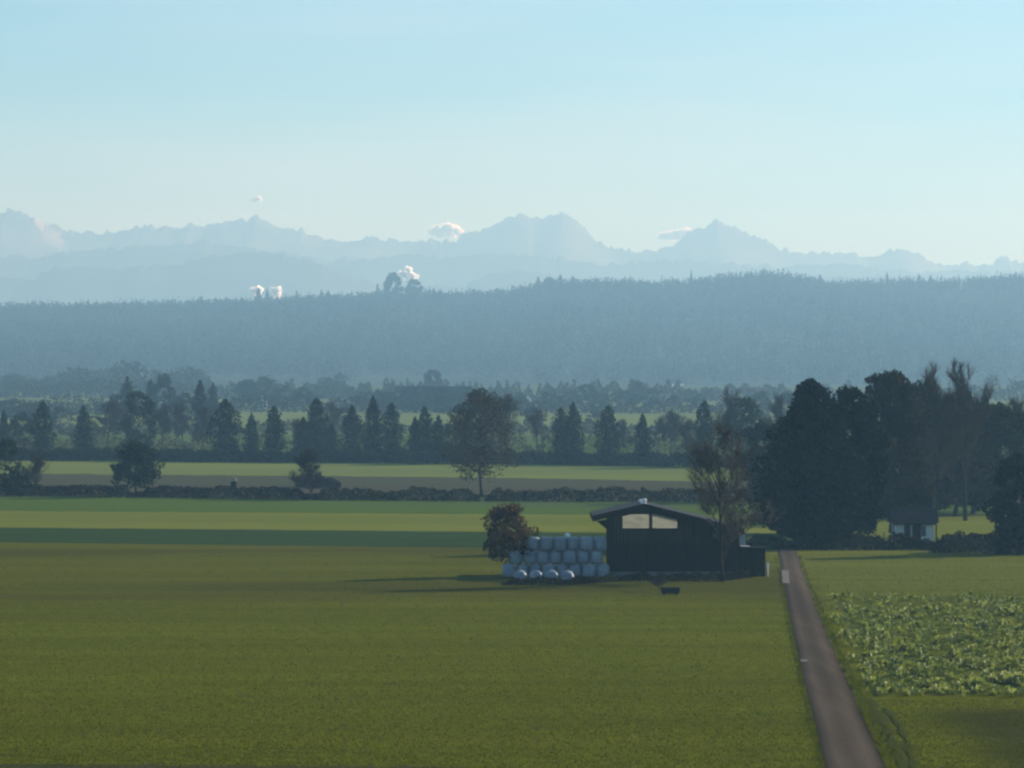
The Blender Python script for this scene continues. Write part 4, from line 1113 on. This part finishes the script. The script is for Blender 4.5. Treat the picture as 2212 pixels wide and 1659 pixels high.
FARM = [(-700,500),(-200,470),(0,455),(20,452),(45,460),(70,467),(100,483),(130,496),(150,502),(190,505),(220,503),(250,499),(270,494),(300,492),(330,490),(350,490),(385,494),(410,484),(430,489),(445,490),(475,478),(500,474),(535,476),(548,466),(560,468),(600,488),(650,500),(690,517),(740,521),(780,516),(810,513),(860,521),(900,523),(940,521),(985,519),(1000,507),(1020,499),(1040,498),(1062,494),(1075,480),(1100,467),(1120,463),(1140,462),(1155,470),(1170,475),(1182,466),(1200,460),(1215,458),(1235,466),(1250,478),(1264,496),(1285,512),(1310,530),(1330,540),(1380,541),(1440,537),(1462,528),(1475,512),(1490,497),(1510,493),(1530,486),(1545,480),(1560,481),(1580,490),(1605,502),(1650,520),(1700,542),(1740,546),(1780,543),(1830,548),(1880,556),(1900,550),(1925,541),(1945,537),(1960,540),(1980,550),(2010,562),(2040,574),(2070,572),(2095,564),(2115,573),(2130,572),(2150,560),(2170,554),(2190,564),(2212,570),(2400,560),(2900,575)]
FOOT = [(-700,600),(0,598),(40,602),(75,606),(95,585),(130,578),(200,576),(260,582),(310,572),(370,574),(420,560),(460,551),(520,547),(570,546),(620,553),(660,560),(700,574),(730,588),(770,602),(820,616),(1000,618),(1030,602),(1060,592),(1110,586),(1170,589),(1230,602),(1300,612),(1500,612),(1700,602),(1800,596),(2212,600),(2900,610)]
range_mesh('mountains', FARM, 14600, 1400, M['mount'], 8, 3.3, crag=15.0, fs=.005)
MIDR = [(-700,545),(0,548),(80,556),(160,544),(240,536),(330,530),(420,522),(445,520),(480,532),(560,540),(640,548),(720,562),(800,556),(880,552),(960,556),(1040,548),(1120,552),(1220,560),(1300,572),(1400,566),(1500,562),(1600,570),(1700,576),(1800,570),(1900,578),(2000,586),(2100,584),(2212,588),(2900,590)]
range_mesh('ridge', MIDR, 13000, 800, M['foothill'], 8, 5.7, crag=11.0, fs=.006)
range_mesh('foothills', FOOT, 11600, 900, M['foothill'], 7, 8.1, fs=.006)

# ------------------------------------------------------------------ clouds
def cloud(name, label, parts, d, seed):
    """parts: (x, y, half width, half height) lobes, filled with thin drifting flakes"""
    r = np.random.default_rng(seed)
    c0 = np.array(A(parts[0][0], parts[0][1], d)); out = []
    for i, (xv, yv, a, b) in enumerate(parts):
        c = np.array(A(xv, yv, d)) - c0
        ra, rb = a*d/FPX, b*d/FPX
        n = 90 if d > 9000 else 60
        g = r.normal(size=(n, 3)); g /= np.linalg.norm(g, axis=1, keepdims=True)
        g *= r.uniform(0, 1, (n, 1))**.45
        k = np.array([1 + .35*mnoise.noise(Vector(q)*1.8 + Vector((seed, i*3, 0))) for q in g])[:, None]
        g = g*k; g[:, 2] = np.where(g[:, 2] < 0, g[:, 2]*.7, g[:, 2])
        C = c + g*np.array([ra, ra*.7, rb])
        q = r.normal(size=(n, 3))*.35 + np.array(sdir); q /= np.linalg.norm(q, axis=1, keepdims=True)     # flakes lie across the sunlight
        e1 = np.cross(q, r.normal(size=(n, 3))); e1 /= np.linalg.norm(e1, axis=1, keepdims=True); e2 = np.cross(q, e1)
        sz = (ra*.16 + rb*.16)*r.uniform(.5, 1.3, (n, 1))
        out.append(np.stack([C-e1*sz, C-e2*sz, C+e1*sz, C+e2*sz], 1).reshape(-1, 3))
    return tag(link(name, mesh_np(name, np.concatenate(out), 4), M['cloud'], None, tuple(c0)), label, 'cloud')
cloud('cloud', 'small white cloud behind the left shoulder of the twin peak', [(955,498,19,13),(976,496,18,13),(938,500,15,9),(990,503,11,9),(962,506,32,8),(948,492,10,8),(968,489,11,7)], 17800, 1)
cloud('cloud', 'flat white cloud behind the left slope of the right peak', [(1455,512,24,8),(1440,508,15,9),(1472,506,17,12),(1430,514,9,6),(1484,500,10,9),(1460,504,12,7)], 17800, 2)
cloud('cloud', 'tiny white cloud puff floating above the left peaks', [(554,431,9,7),(546,433,6,5),(560,429,6,6)], 17800, 3)
cloud('low_cloud', 'white diamond-shaped puff behind the two round crest trees', [(878,590,13,14),(893,597,14,9),(867,591,10,7),(882,606,9,12),(884,583,8,8)], 8000, 4)
cloud('low_cloud', 'left one of two low white clouds just behind the crest trees', [(553,629,12,10),(560,625,10,7),(556,642,10,13),(545,627,7,7),(552,650,14,8)], 8000, 5)
cloud('low_cloud', 'right one of two low white clouds just behind the crest trees', [(601,629,11,11),(593,631,9,10),(600,642,9,10),(588,626,6,6)], 8000, 6)

# ------------------------------------------------------------------ haze
m = MB(); m.box(-5000, 5000, -1000, 16700, -3, 660)
hz = link('haze', m.mesh('haze'))
hm = bpy.data.materials.new('haze_air'); hm.use_nodes = True
N, L = hm.node_tree.nodes, hm.node_tree.links
N.clear()
ho = N.new('ShaderNodeOutputMaterial'); pv = N.new('ShaderNodeVolumePrincipled')
pv.inputs['Color'].default_value = (.36, .705, 1.0, 1)
pv.inputs['Absorption Color'].default_value = (1, 1, 1, 1)
pv.inputs['Density'].default_value = 0.000163
pv.inputs['Anisotropy'].default_value = 0.3
L.new(pv.outputs[0], ho.inputs['Volume'])
hz.data.materials.append(hm)
tag(hz, 'pale bluish haze filling the air over the plain', 'haze', kind='stuff')
